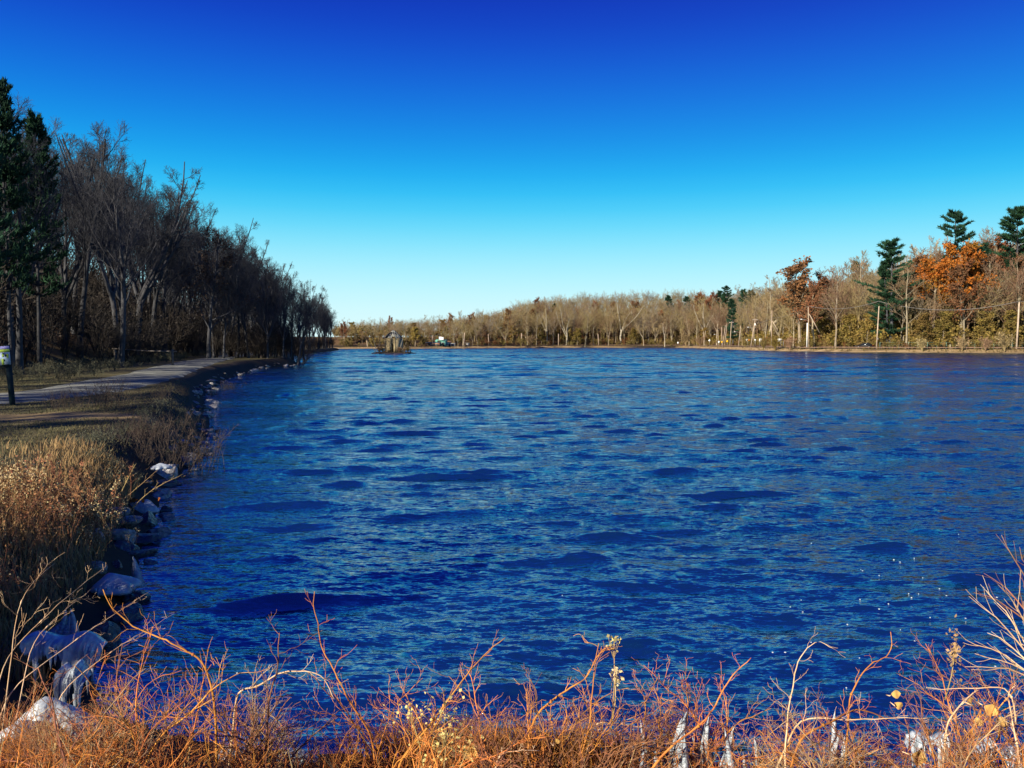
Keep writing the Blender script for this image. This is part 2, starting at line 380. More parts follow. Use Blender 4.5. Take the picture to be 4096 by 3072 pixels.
# ripples too fine for the mesh: facets tilted by layered noise (same from every distance)
acc = None
for sc, st in RIPPLES:
    mp = t.nodes.new('ShaderNodeMapping'); mp.inputs['Scale'].default_value = (.34, 1.4, 1); mp.inputs['Rotation'].default_value = (0, 0, R(7))
    no = t.nodes.new('ShaderNodeTexNoise'); no.inputs['Scale'].default_value = sc; no.inputs['Detail'].default_value = 2; no.inputs['Distortion'].default_value = .5
    t.links.new(tcn.outputs['Object'], mp.inputs[0]); t.links.new(mp.outputs[0], no.inputs['Vector'])
    v_ = vm('SUBTRACT', no.outputs['Color'], (.5, .5, .5)); v2 = vm('MULTIPLY', v_.outputs[0], (st*.7, st*1.25, 0))
    acc = v2.outputs[0] if acc is None else vm('ADD', acc, v2.outputs[0]).outputs[0]
sc2 = t.nodes.new('ShaderNodeVectorMath'); sc2.operation = 'SCALE'; t.links.new(acc, sc2.inputs[0]); t.links.new(gmr.outputs[0], sc2.inputs['Scale'])
nn = vm('NORMALIZE', vm('ADD', geo.outputs['Normal'], sc2.outputs[0]).outputs[0], None)
t.links.new(nn.outputs[0], b.inputs['Normal'])
struct(link('lake_water', mk('lake_water', wv, wq, np.zeros((0, 3), int), M_water, True)))

# ------------------------------------------------------------------ plant growth
def grow(rg, P, Rr, L, count, t0, t1, ang, ratio, n, up=.1, wb=.12, rr=.55, tip=.25, tfall=.5, amin=.25):
    M, m, _ = P.shape
    pi = np.repeat(np.arange(M), count); N = len(pi)
    tt = t0+(t1-t0)*((np.tile(np.arange(count), M)+rg.uniform(0, 1, N))/count)
    f = tt*(m-1); i0 = np.minimum(f.astype(int), m-2); fr = (f-i0)[:, None]
    st = P[pi, i0]*(1-fr)+P[pi, i0+1]*fr; tan = nz(P[pi, i0+1]-P[pi, i0])
    r0 = Rr[pi, i0]*(1-fr[:, 0])+Rr[pi, i0+1]*fr[:, 0]
    ref = np.where(np.abs(tan[:, :1]) < .6, np.array([[1., 0, 0]]), np.array([[0, 1., 0]]))
    a1 = nz(np.cross(tan, ref)); a2 = np.cross(tan, a1)
    az = np.tile(np.arange(count), M)*2.4+rg.uniform(0, 6.28, M)[pi]+rg.normal(0, .4, N)
    side = np.cos(az)[:, None]*a1+np.sin(az)[:, None]*a2
    a = np.maximum(rg.normal(ang, ang*.22, N), amin)[:, None]
    d = nz(np.cos(a)*tan+np.sin(a)*side)
    ln = L[pi]*ratio*(1-tfall*(tt-t0)/(t1-t0+1e-6))*rg.uniform(.65, 1.25, N)
    Q = np.empty((N, n, 3)); Q[:, 0] = st
    for s in range(1, n):
        d = nz(d+np.array([0, 0, up])+wb*rg.normal(size=(N, 3)))
        Q[:, s] = Q[:, s-1]+d*(ln/(n-1))[:, None]
    ra = np.minimum(r0*.85, np.maximum(r0*rr, .0))
    return Q, ra[:, None]*np.linspace(1, tip, n)[None], ln
def trunkline(rg, h, r, n=9, wb=.03, lean=(0, 0), tip=.3, flare=1.3):
    p = np.zeros((1, n, 3)); d = np.array([lean[0], lean[1], 1.])
    for s in range(1, n):
        d = d+np.array([*rg.normal(0, wb*2, 2), 0]); d[:2] = d[:2]*.9+np.array(lean)*.1
        p[0, s] = p[0, s-1]+d/np.linalg.norm(d)*h/(n-1)
    rad = r*np.linspace(1, tip, n)[None]; rad[0, 0] *= flare
    return p, rad, np.array([h])

class Kind:
    """a kind of thing: its parts share mesh data between copies"""
    def __init__(s, name, parts, height): s.name = name; s.parts = parts; s.h = height
    def put(s, x, y, height, label, cat, group=None, rz=None, z=None, tilt=(0, 0), wide=1.):
        k = height/s.h
        z = lz(x, y)-.05 if z is None else z
        e = thing(s.name, label, cat, (x, y, z), (tilt[0], tilt[1], random.uniform(0, 6.28) if rz is None else rz), (k*wide, k*wide, k), group)
        for nme, me in s.parts:
            o = link(nme, me, e)
            if nme in ('fluff', 'foliage', 'leaves'): o['kind'] = 'stuff'
        return e

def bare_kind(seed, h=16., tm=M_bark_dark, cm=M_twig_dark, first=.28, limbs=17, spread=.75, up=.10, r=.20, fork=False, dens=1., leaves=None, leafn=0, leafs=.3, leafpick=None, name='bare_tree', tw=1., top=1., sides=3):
    rg = np.random.default_rng(seed)
    tr = Geo(); cw = Geo(); lf = Geo()
    if fork:
        P0, R0, L0 = trunkline(rg, h*.30, r, 5, .03, tip=.85)
        P1, R1, L1 = grow(rg, P0, R0, np.array([h]), 4, .75, 1., .38, .70, 8, .10, .07, .75, .25, .1)
        tr.add(*tubes(P0, R0, 7)); tr.add(*tubes(P1, R1, 5)); base = (P1, R1, L1*.8); limbs = max(7, limbs//2); first = .18
    else:
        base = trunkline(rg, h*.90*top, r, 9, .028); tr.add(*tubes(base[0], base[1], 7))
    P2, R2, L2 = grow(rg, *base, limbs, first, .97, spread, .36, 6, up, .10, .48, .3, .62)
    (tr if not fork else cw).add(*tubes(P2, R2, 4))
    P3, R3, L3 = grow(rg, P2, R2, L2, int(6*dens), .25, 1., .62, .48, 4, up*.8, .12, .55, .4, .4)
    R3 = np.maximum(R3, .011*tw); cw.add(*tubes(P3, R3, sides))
    P4, R4, L4 = grow(rg, P3, R3, L3, int(5*dens), .2, 1., .62, .55, 3, up*.8, .12, .6, .5, .3)
    R4 = np.maximum(R4, .008*tw); cw.add(*tubes(P4, R4, sides))
    P5, R5, L5 = grow(rg, P4, R4, L4, 2, .3, 1., .6, .6, 2, .05, .1, .7, .6, .2)
    R5 = np.maximum(R5, .006*tw); cw.add(*tubes(P5, R5, 3))
    hh = max(P4[..., 2].max(), P3[..., 2].max())
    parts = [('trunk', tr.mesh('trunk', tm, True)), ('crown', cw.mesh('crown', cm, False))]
    if leaves:
        pts = P4.reshape(-1, 3)
        if leafpick is not None: pts = pts[leafpick(pts/hh, rg)]
        pts = pts[rg.integers(0, len(pts), leafn)]+rg.normal(0, .22, (leafn, 3))
        lf.add(*leafq(pts, leafs, rg)); parts.append(('foliage', lf.mesh('foliage', leaves, False)))
    return Kind(name, parts, hh)

def pine_kind(seed, h=20., clear=.35, gap=.9, wid=.20, tuft=.30, dens=1., tm=M_bark_dark, ragged=.35, n1=5, perb=26):
    rg = np.random.default_rng(seed)
    tr = Geo(); lf = Geo()
    P0, R0, L0 = trunkline(rg, h, h*.014, 10, .012, tip=.12); tr.add(*tubes(P0, R0, 7))
    z = h*clear; PP = []; RR = []
    while z < h*.985:
        u = (z/h-clear)/(1-clear); blen = h*wid*(1-u)**.75*(1.05 if u > .12 else .75)+h*.02
        for k in range(n1):
            if rg.uniform() < .22: continue
            a = rg.uniform(0, 6.28); l = blen*rg.uniform(1-ragged*1.6, 1.15)
            f = z/h*9; i0 = min(int(f), 8); c = P0[0, i0]*(1-f+i0)+P0[0, i0+1]*(f-i0)
            s = np.linspace(0, 1, 5); rise = rg.uniform(-.05, .25)+.35*u
            PP.append(np.stack([c[0]+math.cos(a)*l*s, c[1]+math.sin(a)*l*s, c[2]+l*(rise*s+.22*s**2-.05*s)], 1)); RR.append(h*.0035*(1-.85*s)*(1.2-u))
        z += gap*rg.uniform(.7, 1.3)*(1.1-.55*u)
    PP = np.array(PP); RR = np.array(RR); tr.add(*tubes(PP, RR, 3))
    M = len(PP); k = int(perb*dens); tt = rg.uniform(.25, 1.02, (M, k)); f = np.clip(tt*4, 0, 3.999); i0 = f.astype(int); fr = (f-i0)[..., None]
    mI = np.arange(M)[:, None]; pos = PP[mI, i0]*(1-fr)+PP[mI, i0+1]*fr
    d = nz(PP[:, -1]-PP[:, 0]); sd = np.stack([-d[:, 1], d[:, 0], 0*d[:, 0]], 1); ln = np.linalg.norm(PP[:, -1]-PP[:, 0], axis=1)
    off = rg.normal(0, 1, (M, k))*(.16*ln[:, None]*np.sin(np.clip(tt, 0, 1)*2.6))
    pos = pos+sd[:, None]*off[..., None]; pos[..., 2] += rg.normal(.08, .07, (M, k))
    pos = pos.reshape(-1, 3); dd = np.repeat(d, k, 0)
    # each tuft: three narrow needle blades fanned up and outwards
    for q_ in range(3):
        dirn = nz(dd*.8+np.array([0, 0, .55])+rg.normal(0, .6, pos.shape)); w = nz(np.cross(dirn, rg.normal(size=pos.shape)))
        s = (tuft*rg.uniform(.6, 1.3, len(pos)))[:, None]
        V = np.stack([pos-w*s*.16, pos+w*s*.16, pos+dirn*s], 1).reshape(-1, 3)
        lf.add(V, None, np.arange(len(V)).reshape(-1, 3))
    return Kind('pine_tree', [('trunk', tr.mesh('trunk', tm, True)), ('crown', lf.mesh('crown', M_needle, False))], h)

# ---- dark wood on the left: silhouettes
left_sil = np.array([(-80,40),(-20,80),(0,96),(20,122),(40,127),(60,133),(100,146),(140,174),(165,190),(178,214),(190,232),(215,224),(240,240),(260,258),(285,272),(300,284),(320,297),(335,313),(345,321),(420,335)], float)
right_sil = np.array([(330,321),(360,317),(400,316),(430,315),(470,310),(500,306),(520,297),(560,290),(600,286),(650,284),(700,284),(730,283),(755,280),(775,272),(800,264),(830,250),(845,240),(880,230),(900,228),(925,226),(950,229),(990,231),(1030,231),(1100,228)], float)
def topheight(x, y, sil, lo, hi, drop=0.):
    px = 512+F*x/(y*CP)                                              # close enough for a tree top
    z = H+y*(343-np.interp(px, sil[:, 0], sil[:, 1])-drop)/F
    return float(np.clip(z-lz(x, y), lo, hi))
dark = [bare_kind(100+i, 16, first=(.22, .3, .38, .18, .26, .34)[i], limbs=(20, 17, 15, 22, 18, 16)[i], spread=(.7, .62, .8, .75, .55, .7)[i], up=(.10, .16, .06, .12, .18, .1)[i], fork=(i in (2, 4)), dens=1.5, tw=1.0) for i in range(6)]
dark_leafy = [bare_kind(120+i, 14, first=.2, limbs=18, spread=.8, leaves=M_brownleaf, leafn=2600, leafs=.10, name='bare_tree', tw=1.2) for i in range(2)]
edge = np.array([(-27,36),(-30.5,45),(-32,55),(-33.5,66),(-37,85),(-44,104),(-50,125),(-56,150),(-63,185),(-74,240),(-85,290),(-96,330)], float)
def cut(P, step):
    s = np.r_[0, np.cumsum(np.linalg.norm(np.diff(P, axis=0), axis=1))]; t = np.arange(step*.5, s[-1], step)
    return np.stack([np.interp(t, s, P[:, 0]), np.interp(t, s, P[:, 1])], 1)
LG = 'bare trees of the dark wood beside the path'
LL = 'leafless dark tree in the shaded wood behind the gravel path'
for row, (off, step) in enumerate(((1.5, 6.5), (7.5, 7.5), (16, 8.5))):
    for x, y in cut(edge, step):
        x -= off+random.uniform(-2.5, 2.5); y += random.uniform(-2.5, 2.5)
        if y > 210 and row == 3: continue
        hgt = topheight(x, y, left_sil, 8, 26, -random.uniform(-2, 18)*(60/y)-(10 if row == 0 and y < 90 else 0))
        k = random.choice(dark) if random.random() > .0 else random.choice(dark_leafy)
        px_ = 512+F*x/y
        if px_ < -170: continue
        k.put(x, y, hgt, ['front row dark tree ', 'second row dark tree ', 'dark tree deep in the wood ', 'dark tree at the back of the wood '][row]+('outside the left edge' if px_ < 0 else next(l for m_, l in ((30, 'behind the notice board'), (80, 'between the notice board and the single rail'), (130, 'just left of the single rail'), (178, 'behind the single rail'), (215, 'below the tall thin tree'), (250, 'behind the orange brown post'), (9999, 'beyond the end of the path')) if px_ < m_)), 'tree', LG, wide=random.uniform(.9, 1.15))
# trees on the point by the water and along the shore beyond it
PG = 'bare trees crowding the wooded point'
for i, (px, Y, py) in enumerate([(222,98,262),(236,104,250),(247,101,265),(258,108,262),(266,100,275),(274,107,268),(282,103,282),(290,106,292),(297,101,297),(303,108,304),(262,116,256),(280,118,270),(244,112,246),(229,110,246)]):
    p = at(px, py, Y); x, y = p[0], p[1]
    g = lz(x, y)
    lean = (0, 0) if px < 285 else (0, R(random.uniform(2, 6)))
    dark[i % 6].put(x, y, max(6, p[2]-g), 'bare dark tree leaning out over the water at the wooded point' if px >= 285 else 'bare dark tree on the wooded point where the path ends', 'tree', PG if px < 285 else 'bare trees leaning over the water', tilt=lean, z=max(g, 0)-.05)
for i in range(34):
    f = (i/33)**.8; y = 122+f*207; cap_ = 8 if 150 < y < 215 else 21; x = np.interp(y, [122, 170, 240, 300, 328, 340], [-36, -49, -61, -68, -73, -82])-random.uniform(0, 3)
    dark[i % 6].put(x, y, topheight(x, y, left_sil, 6, cap_, random.uniform(-3, 2)), 'bare tree on the far wooded shore past the point', 'tree', 'bare trees along the shore past the point')
tall = bare_kind(140, 19, first=.55, limbs=12, spread=.55, up=.18, dens=.8, r=.14)
p = at(211, 199, 100); tall.put(p[0], 100, p[2]-lz(p[0], 100), 'tall thin bare tree rising alone above the dark wood', 'tree')
p = at(206, 226, 96); dark_leafy[1].put(p[0], 96, p[2]-lz(p[0], 96), 'bare tree with a few brown leaves left, below the tall thin tree', 'tree')
conifer = pine_kind(150, 18, clear=.30, gap=.62, wid=.22, tuft=.42, dens=1.7, n1=6)
for px, py, Y, lab in ((3, 82, 48, 'dark conifer towering at the edge of the photo, topmost on the left'), (32, 117, 56, 'dark conifer just right of the tallest one above the wood'), (-26, 70, 45, 'dark conifer behind the sign post, partly out of view')):
    p = at(px, py, Y); conifer.put(p[0], Y, p[2]-lz(p[0], Y), lab, 'conifer', wide=.62)
# trees beyond the picture's left edge that throw their shade on the left bank
for i, (x, y, hgt) in enumerate([(-30, 9, 13), (-27, 1, 11), (-36, 4, 15), (-34, 14, 15), (-38, 22, 16), (-31, 24, 14), (-42, 13, 16), (-26.7, 3.7, 12)]):
    (dark_leafy[i % 2]).put(x, y, hgt, 'bare tree beside the path outside the left edge of the photo', 'tree', 'bare trees beside the path nearer the photographer', wide=1.25)

for x, y, hgt in ((-15.3, -4.8, 9.5),):  # unseen tree added to throw dappled shade on the near bank
    dark_leafy[0].put(x, y, hgt, 'added unseen bare tree outside the left edge that shades the near bank', 'tree', 'added unseen bare trees that shade the near bank', wide=1.3)
for x, y, hgt in ((-11.2, -1.9, 7),):  # unseen conifer added to keep the sun off the shore ice
    conifer.put(x, y, hgt, 'added unseen conifer outside the left edge that shades the shore ice', 'conifer', 'added unseen conifers that shade the shore ice')

# ---- understorey of the left wood (nobody could count it)
def scrub_unit(seed, h, stems=5, cnt=7, r=.02, leaf=0, leafs=.06):
    rg = np.random.default_rng(seed); g = Geo(); P = []; 
    for i in range(stems):
        a = rg.uniform(0, 6.28); s = np.linspace(0, 1, 5)[:, None]; o = rg.uniform(.12, .45)*h
        P.append(np.array([math.cos(a), math.sin(a), 0])*(o*s**1.4)+np.array([0, 0, h*rg.uniform(.6, 1)])*s+rg.normal(0, .03*h, (5, 3))*s)
    P = np.array(P); Rr = r*np.linspace(1, .35, 5)[None].repeat(stems, 0); g.add(*tubes(P, Rr, 3))
    P2, R2, L2 = grow(rg, P, Rr, np.full(stems, h), cnt, .2, 1, .6, .38, 3, .1, .12, .6, .5, .5); R2 = np.maximum(R2, r*.35); g.add(*tubes(P2, R2, 3))
    P3, R3, L3 = grow(rg, P2, R2, L2, 4, .2, 1, .6, .55, 2, .1, .1, .7, .5, .3); R3 = np.maximum(R3, r*.25); g.add(*tubes(P3, R3, 3))
    if leaf:
        pts = P3.reshape(-1, 3); pts = pts[rg.integers(0, len(pts), leaf)]+rg.normal(0, .03*h, (leaf, 3)); g.add(*leafq(pts, leafs, rg))
    return g.arrays()
def scatter(units, spots, name, material, kind='stuff'):
    g = Geo()
    for (x, y, s) in spots:
        v, q, t = units[random.randrange(len(units))]
        a = random.uniform(0, 6.28); ca_, sa_ = math.cos(a), math.sin(a)
        w = np.stack([(v[:, 0]*ca_-v[:, 1]*sa_)*s+x, (v[:, 0]*sa_+v[:, 1]*ca_)*s+y, v[:, 2]*s+lz(x, y)-.05], 1); g.add(w, q, t)
    return struct(link(name, g.mesh(name, material)), kind)
units = [scrub_unit(i, 1., 5, 9, .010, 60, .020) for i in range(6)]
spots = []
for x, y in cut(edge, 1.1):
    for _ in range(3):
        spots.append((x-random.uniform(-1.5, 22), y+random.uniform(-2, 2), random.choice((2.4, 3.2, 4, 5, 6, 7.5))*random.uniform(.85, 1.15)))
for _ in range(60):
    y = random.uniform(99, 116); spots.append((random.uniform(-38, -29.3), y, random.uniform(2, 5)))
for _ in range(110):
    y = random.uniform(120, 330); spots.append((float(np.interp(y, [122, 170, 240, 300, 328, 340], [-35, -48, -60, -67, -72, -84]))-random.uniform(0, 6), y, random.uniform(2.2, 5)))
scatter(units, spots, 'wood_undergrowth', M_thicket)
# pale weeds on the verge between path and wood
wu = [scrub_unit(40+i, 1., 9, 4, .010, 40, .04) for i in range(3)]
spots = []
for x, y in cut(pathp[30:118], .55):
    for _ in range(2):
        spots.append((x-random.uniform(3.0, 8.5)*(1 if y > 30 else .8), y+random.uniform(-.5, .5), random.uniform(.4, 1.0)))
scatter(wu, [s for s in spots if s[1] > 24], 'verge_weeds', M_weedgrey)

# ------------------------------------------------------------------ far shore woods
pale = [bare_kind(200+i, 17, M_bark_pale, M_twig_pale, first=(.2, .3, .25, .35)[i], limbs=15, spread=.7, up=.1, fork=(i in (0, 3)), dens=1.1, tw=2.6, r=.19) for i in range(4)]
red = [bare_kind(210+i, 16, M_bark_pale, M_twig_red, first=.3, limbs=15, spread=.7, dens=1.1, tw=2.6, r=.18) for i in range(2)]
white = [bare_kind(220+i, 17, M_bark_white, M_twig_pale, first=.3, limbs=11, spread=.6, up=.14, fork=True, dens=.7, tw=2.6, r=.30) for i in range(2)]
lf_any = lambda p, rg: np.ones(len(p), bool)
rustk = [bare_kind(230+i, 15, M_bark_pale, M_twig_red, first=.25, limbs=16, leaves=M_rust, leafn=2600, leafs=.20, tw=2.4, name='autumn_tree') for i in range(2)]
orangek = bare_kind(240, 17, M_bark_pale, M_twig_pale, first=.42, limbs=17, spread=.95, up=.04, leaves=M_orange, leafn=7500, leafs=.19, tw=2., r=.32, name='autumn_tree', leafpick=lambda p, rg: p[:, 2] > .45)
olivek = [bare_kind(250+i, 10, M_bark_pale, M_twig_pale, first=.18, limbs=16, spread=.85, leaves=M_olive, leafn=3600, leafs=.2, tw=1.6, r=.14, name='autumn_tree') for i in range(2)]
pinek = [pine_kind(260, 26, clear=.28, gap=.95, wid=.20, tuft=.62, dens=2.2, ragged=.4), pine_kind(261, 24, clear=.36, gap=1.25, wid=.22, tuft=.62, dens=2.0, ragged=.55), pine_kind(262, 16, clear=.18, gap=.9, wid=.22, tuft=.6, dens=1.6, ragged=.45)]

def row_spots(px0, px1, step, Yf):
    px = px0
    while px < px1:
        p = px+random.uniform(-.4, .4)*step; Y = Yf(p); yield p, Y, (p-512)/F*Y; px += step
_ys = np.linspace(130, 760, 640)
_dc = {}
def Yd(px, d):
    key = round(px)
    if key not in _dc: _dc[key] = sdist((px-512)/F*_ys, _ys)
    D = _dc[key]; ins = np.where(D < 0)[0]
    k0 = ins[-1] if len(ins) else 0
    ok = np.where(D[k0:] >= d)[0]
    return float(_ys[k0+ok[0]]) if len(ok) else 700.
def Yshore(px): return Yd(px, .2)
FG = {'bare': 'bare trees of the wood across the lake', 'rust': 'rust leaved trees across the lake', 'olive': 'yellow green trees across the lake', 'pine': 'pines on the far ridge'}
LAND = [(375, 'left of the island hut'), (412, 'behind the island hut'), (450, 'behind the orange shed and green house'), (500, 'behind the white trunks at the waterline'), (540, 'behind the bare bush on the spit'), (600, 'by the low leaning limb tree'), (640, 'by the forked white barked tree'), (690, 'above the straight middle stretch of rail'), (735, 'behind the row of leaning poles'), (790, 'behind the road signs'), (850, 'near the open rusty oak'), (910, 'behind the black car'), (1000, 'near the big orange oak'), (9999, 'by the tallest dark pine')]
SLOPE = ['at the foot of the slope', 'part way up the slope', 'high on the slope', 'on the ridge']
def far_tree(x, Y, hgt, px, row):
    place = SLOPE[row]+' '+next(l for m_, l in LAND if px < m_); u = random.random()
    if px > 800 and row < 3 and u < .5: u = .55+u*.8
    if u < .50: random.choice(pale).put(x, Y, hgt, 'tan leafless tree '+place, 'tree', FG['bare'], wide=random.uniform(.9, 1.25))
    elif u < .64: random.choice(red).put(x, Y, hgt, 'reddish leafless tree '+place, 'tree', 'reddish bare trees across the lake', wide=random.uniform(.9, 1.2))
    elif u < .74: random.choice(rustk).put(x, Y, hgt*.95, 'rusty leaved tree '+place, 'tree', FG['rust'], wide=random.uniform(.9, 1.2))
    elif u < .96 or px < 640: random.choice(olivek).put(x, Y, min(hgt*.75, 11), 'yellow green tree '+place, 'tree', FG['olive'], wide=1.2)
    else: pinek[2].put(x, Y, hgt*.95, 'dark green pine '+place, 'pine', FG['pine'])
for row, (dY, step, lo) in enumerate(((16, 14, 38), (28, 12, 18), (44, 11, 5), (64, 11, 0))):
    for p, Y, x in row_spots(700, 1075, step, lambda q: Yd(q, dY+random.uniform(-4, 7))):
        far_tree(x, Y, topheight(x, Y, right_sil, 7, 28, random.uniform(0, 1)*lo+random.uniform(-5, 7)), p, row)
for row, (dY, step, lo) in enumerate(((15, 10, 18), (34, 9.5, 9), (62, 9, 1))):
    for p, Y, x in row_spots(345, 700, step, lambda q: Yd(q, dY+random.uniform(-4, 8))):
        far_tree(x, Y, topheight(x, Y, right_sil, 6, 20, random.uniform(0, 1)*lo+random.uniform(-2, 3)), p, row)
# woods behind, past what one can tell apart
def crown_unit(seed):
    """a far bare tree: short trunk, rounded crown of fine branches"""
    rg = np.random.default_rng(seed); g = Geo(); P0, R0, L0 = trunkline(rg, .55, .011, 4, .03, tip=.6); g.add(*tubes(P0, R0, 4))
    P1, R1, L1 = grow(rg, P0, R0, np.array([1.]), 9, .45, 1., .55, .46, 4, .12, .08, .6, .4, .2); g.add(*tubes(P1, R1, 3))
    P2, R2, L2 = grow(rg, P1, R1, L1, 7, .2, 1, .7, .45, 3, .05, .12, .6, .5, .3); R2 = np.maximum(R2, .0028); g.add(*tubes(P2, R2, 3))
    P3, R3, L3 = grow(rg, P2, R2, L2, 3, .2, 1, .7, .6, 2, .0, .12, .7, .6, .3); g.add(*tubes(P3, np.maximum(R3, .002), 3))
    v, q, t = g.arrays(); return v/v[:, 2].max(), q, t
fu = [crown_unit(60+i) for i in range(6)]
sets = [[], [], []]
for row, dY in enumerate((24, 38, 54, 72, 95)):
    for p, Y, x in row_spots(335, 1090, 3.4, lambda q: Yd(q, dY+random.uniform(-6, 6))):
        u = random.random(); sets[0 if u < .55 else 1 if u < .8 else 2].append((x, Y, topheight(x, Y, right_sil, 4, 21, random.uniform(2, 24 if row < 2 else 9))))
for sp, m_, nme in zip(sets, (M_twig_pale, M_twig_red, M_bark_pale), ('far_woods', 'reddish_far_woods', 'pale_far_woods')): scatter(fu, sp, nme, m_)
spots = []
for p, Y, x in list(row_spots(340, 1090, 1.0, lambda q: Yd(q, 12+26*random.random()**1.5))):
    spots.append((x, Y, random.uniform(.9, 3.6)*(1 if Y < 330 else 1.25)))
for p, Y, x in list(row_spots(340, 1090, 1.4, lambda q: Yd(q, random.uniform(.4, 3.2)))):
    spots.append((x, Y, random.uniform(.25, .8)))
for p, Y, x in list(row_spots(335, 600, 1.0, lambda q: Yd(q, random.uniform(35, 100)))):
    spots.append((x, Y, random.uniform(2.5, 6)))
ug = [scrub_unit(80+i, 1., 5, 6, .014, 110, .07) for i in range(5)]
scatter(ug, spots, 'hillside_undergrowth', M_litter)
for m_, nme, n_, rg_, hh_ in ((M_olive, 'green_hillside_scrub', 420, (690, 1080), (1.5, 6)), (M_rust, 'russet_hillside_scrub', 240, (480, 1080), (1.5, 4.5))):
    spots = []
    for _ in range(n_):
        p = random.uniform(*rg_); Y = Yd(p, random.uniform(12, 40)); spots.append(((p-512)/F*Y, Y, random.uniform(*hh_)))
    scatter(ug, spots, nme, m_)

# trees one can pick out
def pick(kind, px, py, d, label, cat='tree', wide=1., tilt=(0, 0), group=None, rz=None):
    Y = Yd(px, d)
    p = at(px, py, Y); return kind.put(p[0], Y, p[2]-lz(p[0], Y), label, cat, group, wide=wide, tilt=tilt, rz=rz)
pick(orangek, 964, 240, 17, 'big oak with bright orange crown and thick pale trunk', wide=.95)
pick(orangek, 935, 258, 24, 'smaller orange leaved tree just left of the big orange oak', wide=1.0)
pick(pinek[1], 957, 211, 38, 'tall ragged pine rising behind the big orange oak', 'pine', wide=1.1)
pick(pinek[0], 1014, 207, 34, 'tallest dark pine near the edge of the photo on the right', 'pine', wide=1.15)
pick(pinek[1], 893, 240, 17, 'broad green pine with bare lower trunk behind the parked car', 'pine', wide=1.35)
pick(rustk[0], 801, 258, 18, 'open crowned oak with rusty leaves standing above its neighbours', wide=1.35)
pick(pale[0], 921, 231, 45, 'tall bare tree with a fan of fine branches against the sky', wide=1.2)
pick(pale[2], 860, 250, 36, 'tall bare tree left of the broad green pine')
pick(pale[3], 770, 275, 24, 'big pale bare tree with spreading trunks above the tilted pole', wide=1.6)
pick(white[0], 621, 303, 24, 'white barked bare tree with forked limbs in mid hillside', wide=1.4)
pick(white[1], 567, 306, 15, 'pale bare tree with a low leaning limb near the far shore', wide=1.5)
pick(white[0], 547, 306, 18, 'pair of pale upright trunks left of the leaning limb tree')
pick(white[1], 705, 300, 20, 'pale many stemmed bare tree above the row of poles', wide=1.3)
pick(rustk[1], 636, 300, 52, 'tree with a dark rust red crown near the top of the far hill', wide=1.3)
pick(rustk[0], 470, 315, 34, 'rust red oak above the flag on the far shore', wide=1.4)
pick(pinek[1], 727, 286, 60, 'lone flat topped pine on the ridge line', 'pine', wide=1.2)
for i, (px, py) in enumerate([(530, 302), (553, 297), (487, 319), (670, 289), (688, 290), (702, 288), (752, 284)]):
    pick(pinek[2], px, py+7, 62, ['dark pine at the summit of the middle hill', 'second dark pine on the middle hill summit', 'small pine beside the lone bare tree on the far ridge', 'ridge pine left of the ridge pine trio', 'middle ridge pine between two others', 'ridge pine left of the lone flat topped pine', 'ridge pine right of the lone flat topped pine'][i], 'pine', wide=1.25)
pick(tall, 478, 308, 66, 'lone bare tree poking above the far ridge')
# slim pale trees leaning at the far waterline
birch = bare_kind(280, 9, M_bark_white, M_twig_pale, first=.45, limbs=9, spread=.45, up=.2, dens=.6, r=.12, tw=1.6, name='birch_tree')
for px, py, tl in ((455, 336, -8), (458, 338, -5), (463, 334, -6), (478, 340, 4), (585, 336, 3), (665, 322, -4)):
    Y = Yd(px, .8); p = at(px, py, Y); birch.put(p[0], Y, p[2]-lz(p[0], Y), 'slim white trunk leaning at the water line of the far shore', 'tree', 'white trunks at the far water line', tilt=(0, R(tl)))
# bushes on the far bank
bushm = [Geo().add(*scrub_unit(300+i, 1., 14, 8, .016, 160, .045)).mesh('branches', m_) for i, m_ in enumerate((M_twig_pale, M_litter, M_olive, M_twig_red))]
bushk = [Kind('shore_bush', [('branches', m_)], 1.) for m_ in bushm]
for px, dY, s, lab, k in ((686, -2, 9, 'big round pale bush where the far bank turns', 0), (700, -2, 6, 'brown bush beside the big pale round bush', 3), (670, 1, 4, 'low tan bush left of the big pale round bush', 1), (775, -5, 5, 'green brown bush below the two text signs', 2), (763, -5, 4.5, 'tan bush under the orange arrow sign', 1), (790, -5, 4.5, 'bare bush left of the white sign on two legs', 3), (745, 0, 4, 'grassy bush below the lamp pole', 1),
                          (922, -5, 4, 'bare grey bush on the bank right of the car', 0), (962, -4, 4, 'bare grey bush on the sandy bank below the big oak', 0), (985, -4, 3.8, 'brown bush on the sandy bank between two grey bushes', 3), (1004, -4, 5.5, 'bare grey bush beside the tall pole', 0), (530, -2, 7, 'bare bush on a spit of the far shore', 3), (521, -2, 5, 'brown bush left of the bare bush on the spit', 1)):
    Y = Yd(px, .9+max(0, dY+5)*.5); x = (px-512)/F*Y; bushk[k].put(x, Y, s, lab, 'bush', z=max(0, lz(x, Y))-.05)

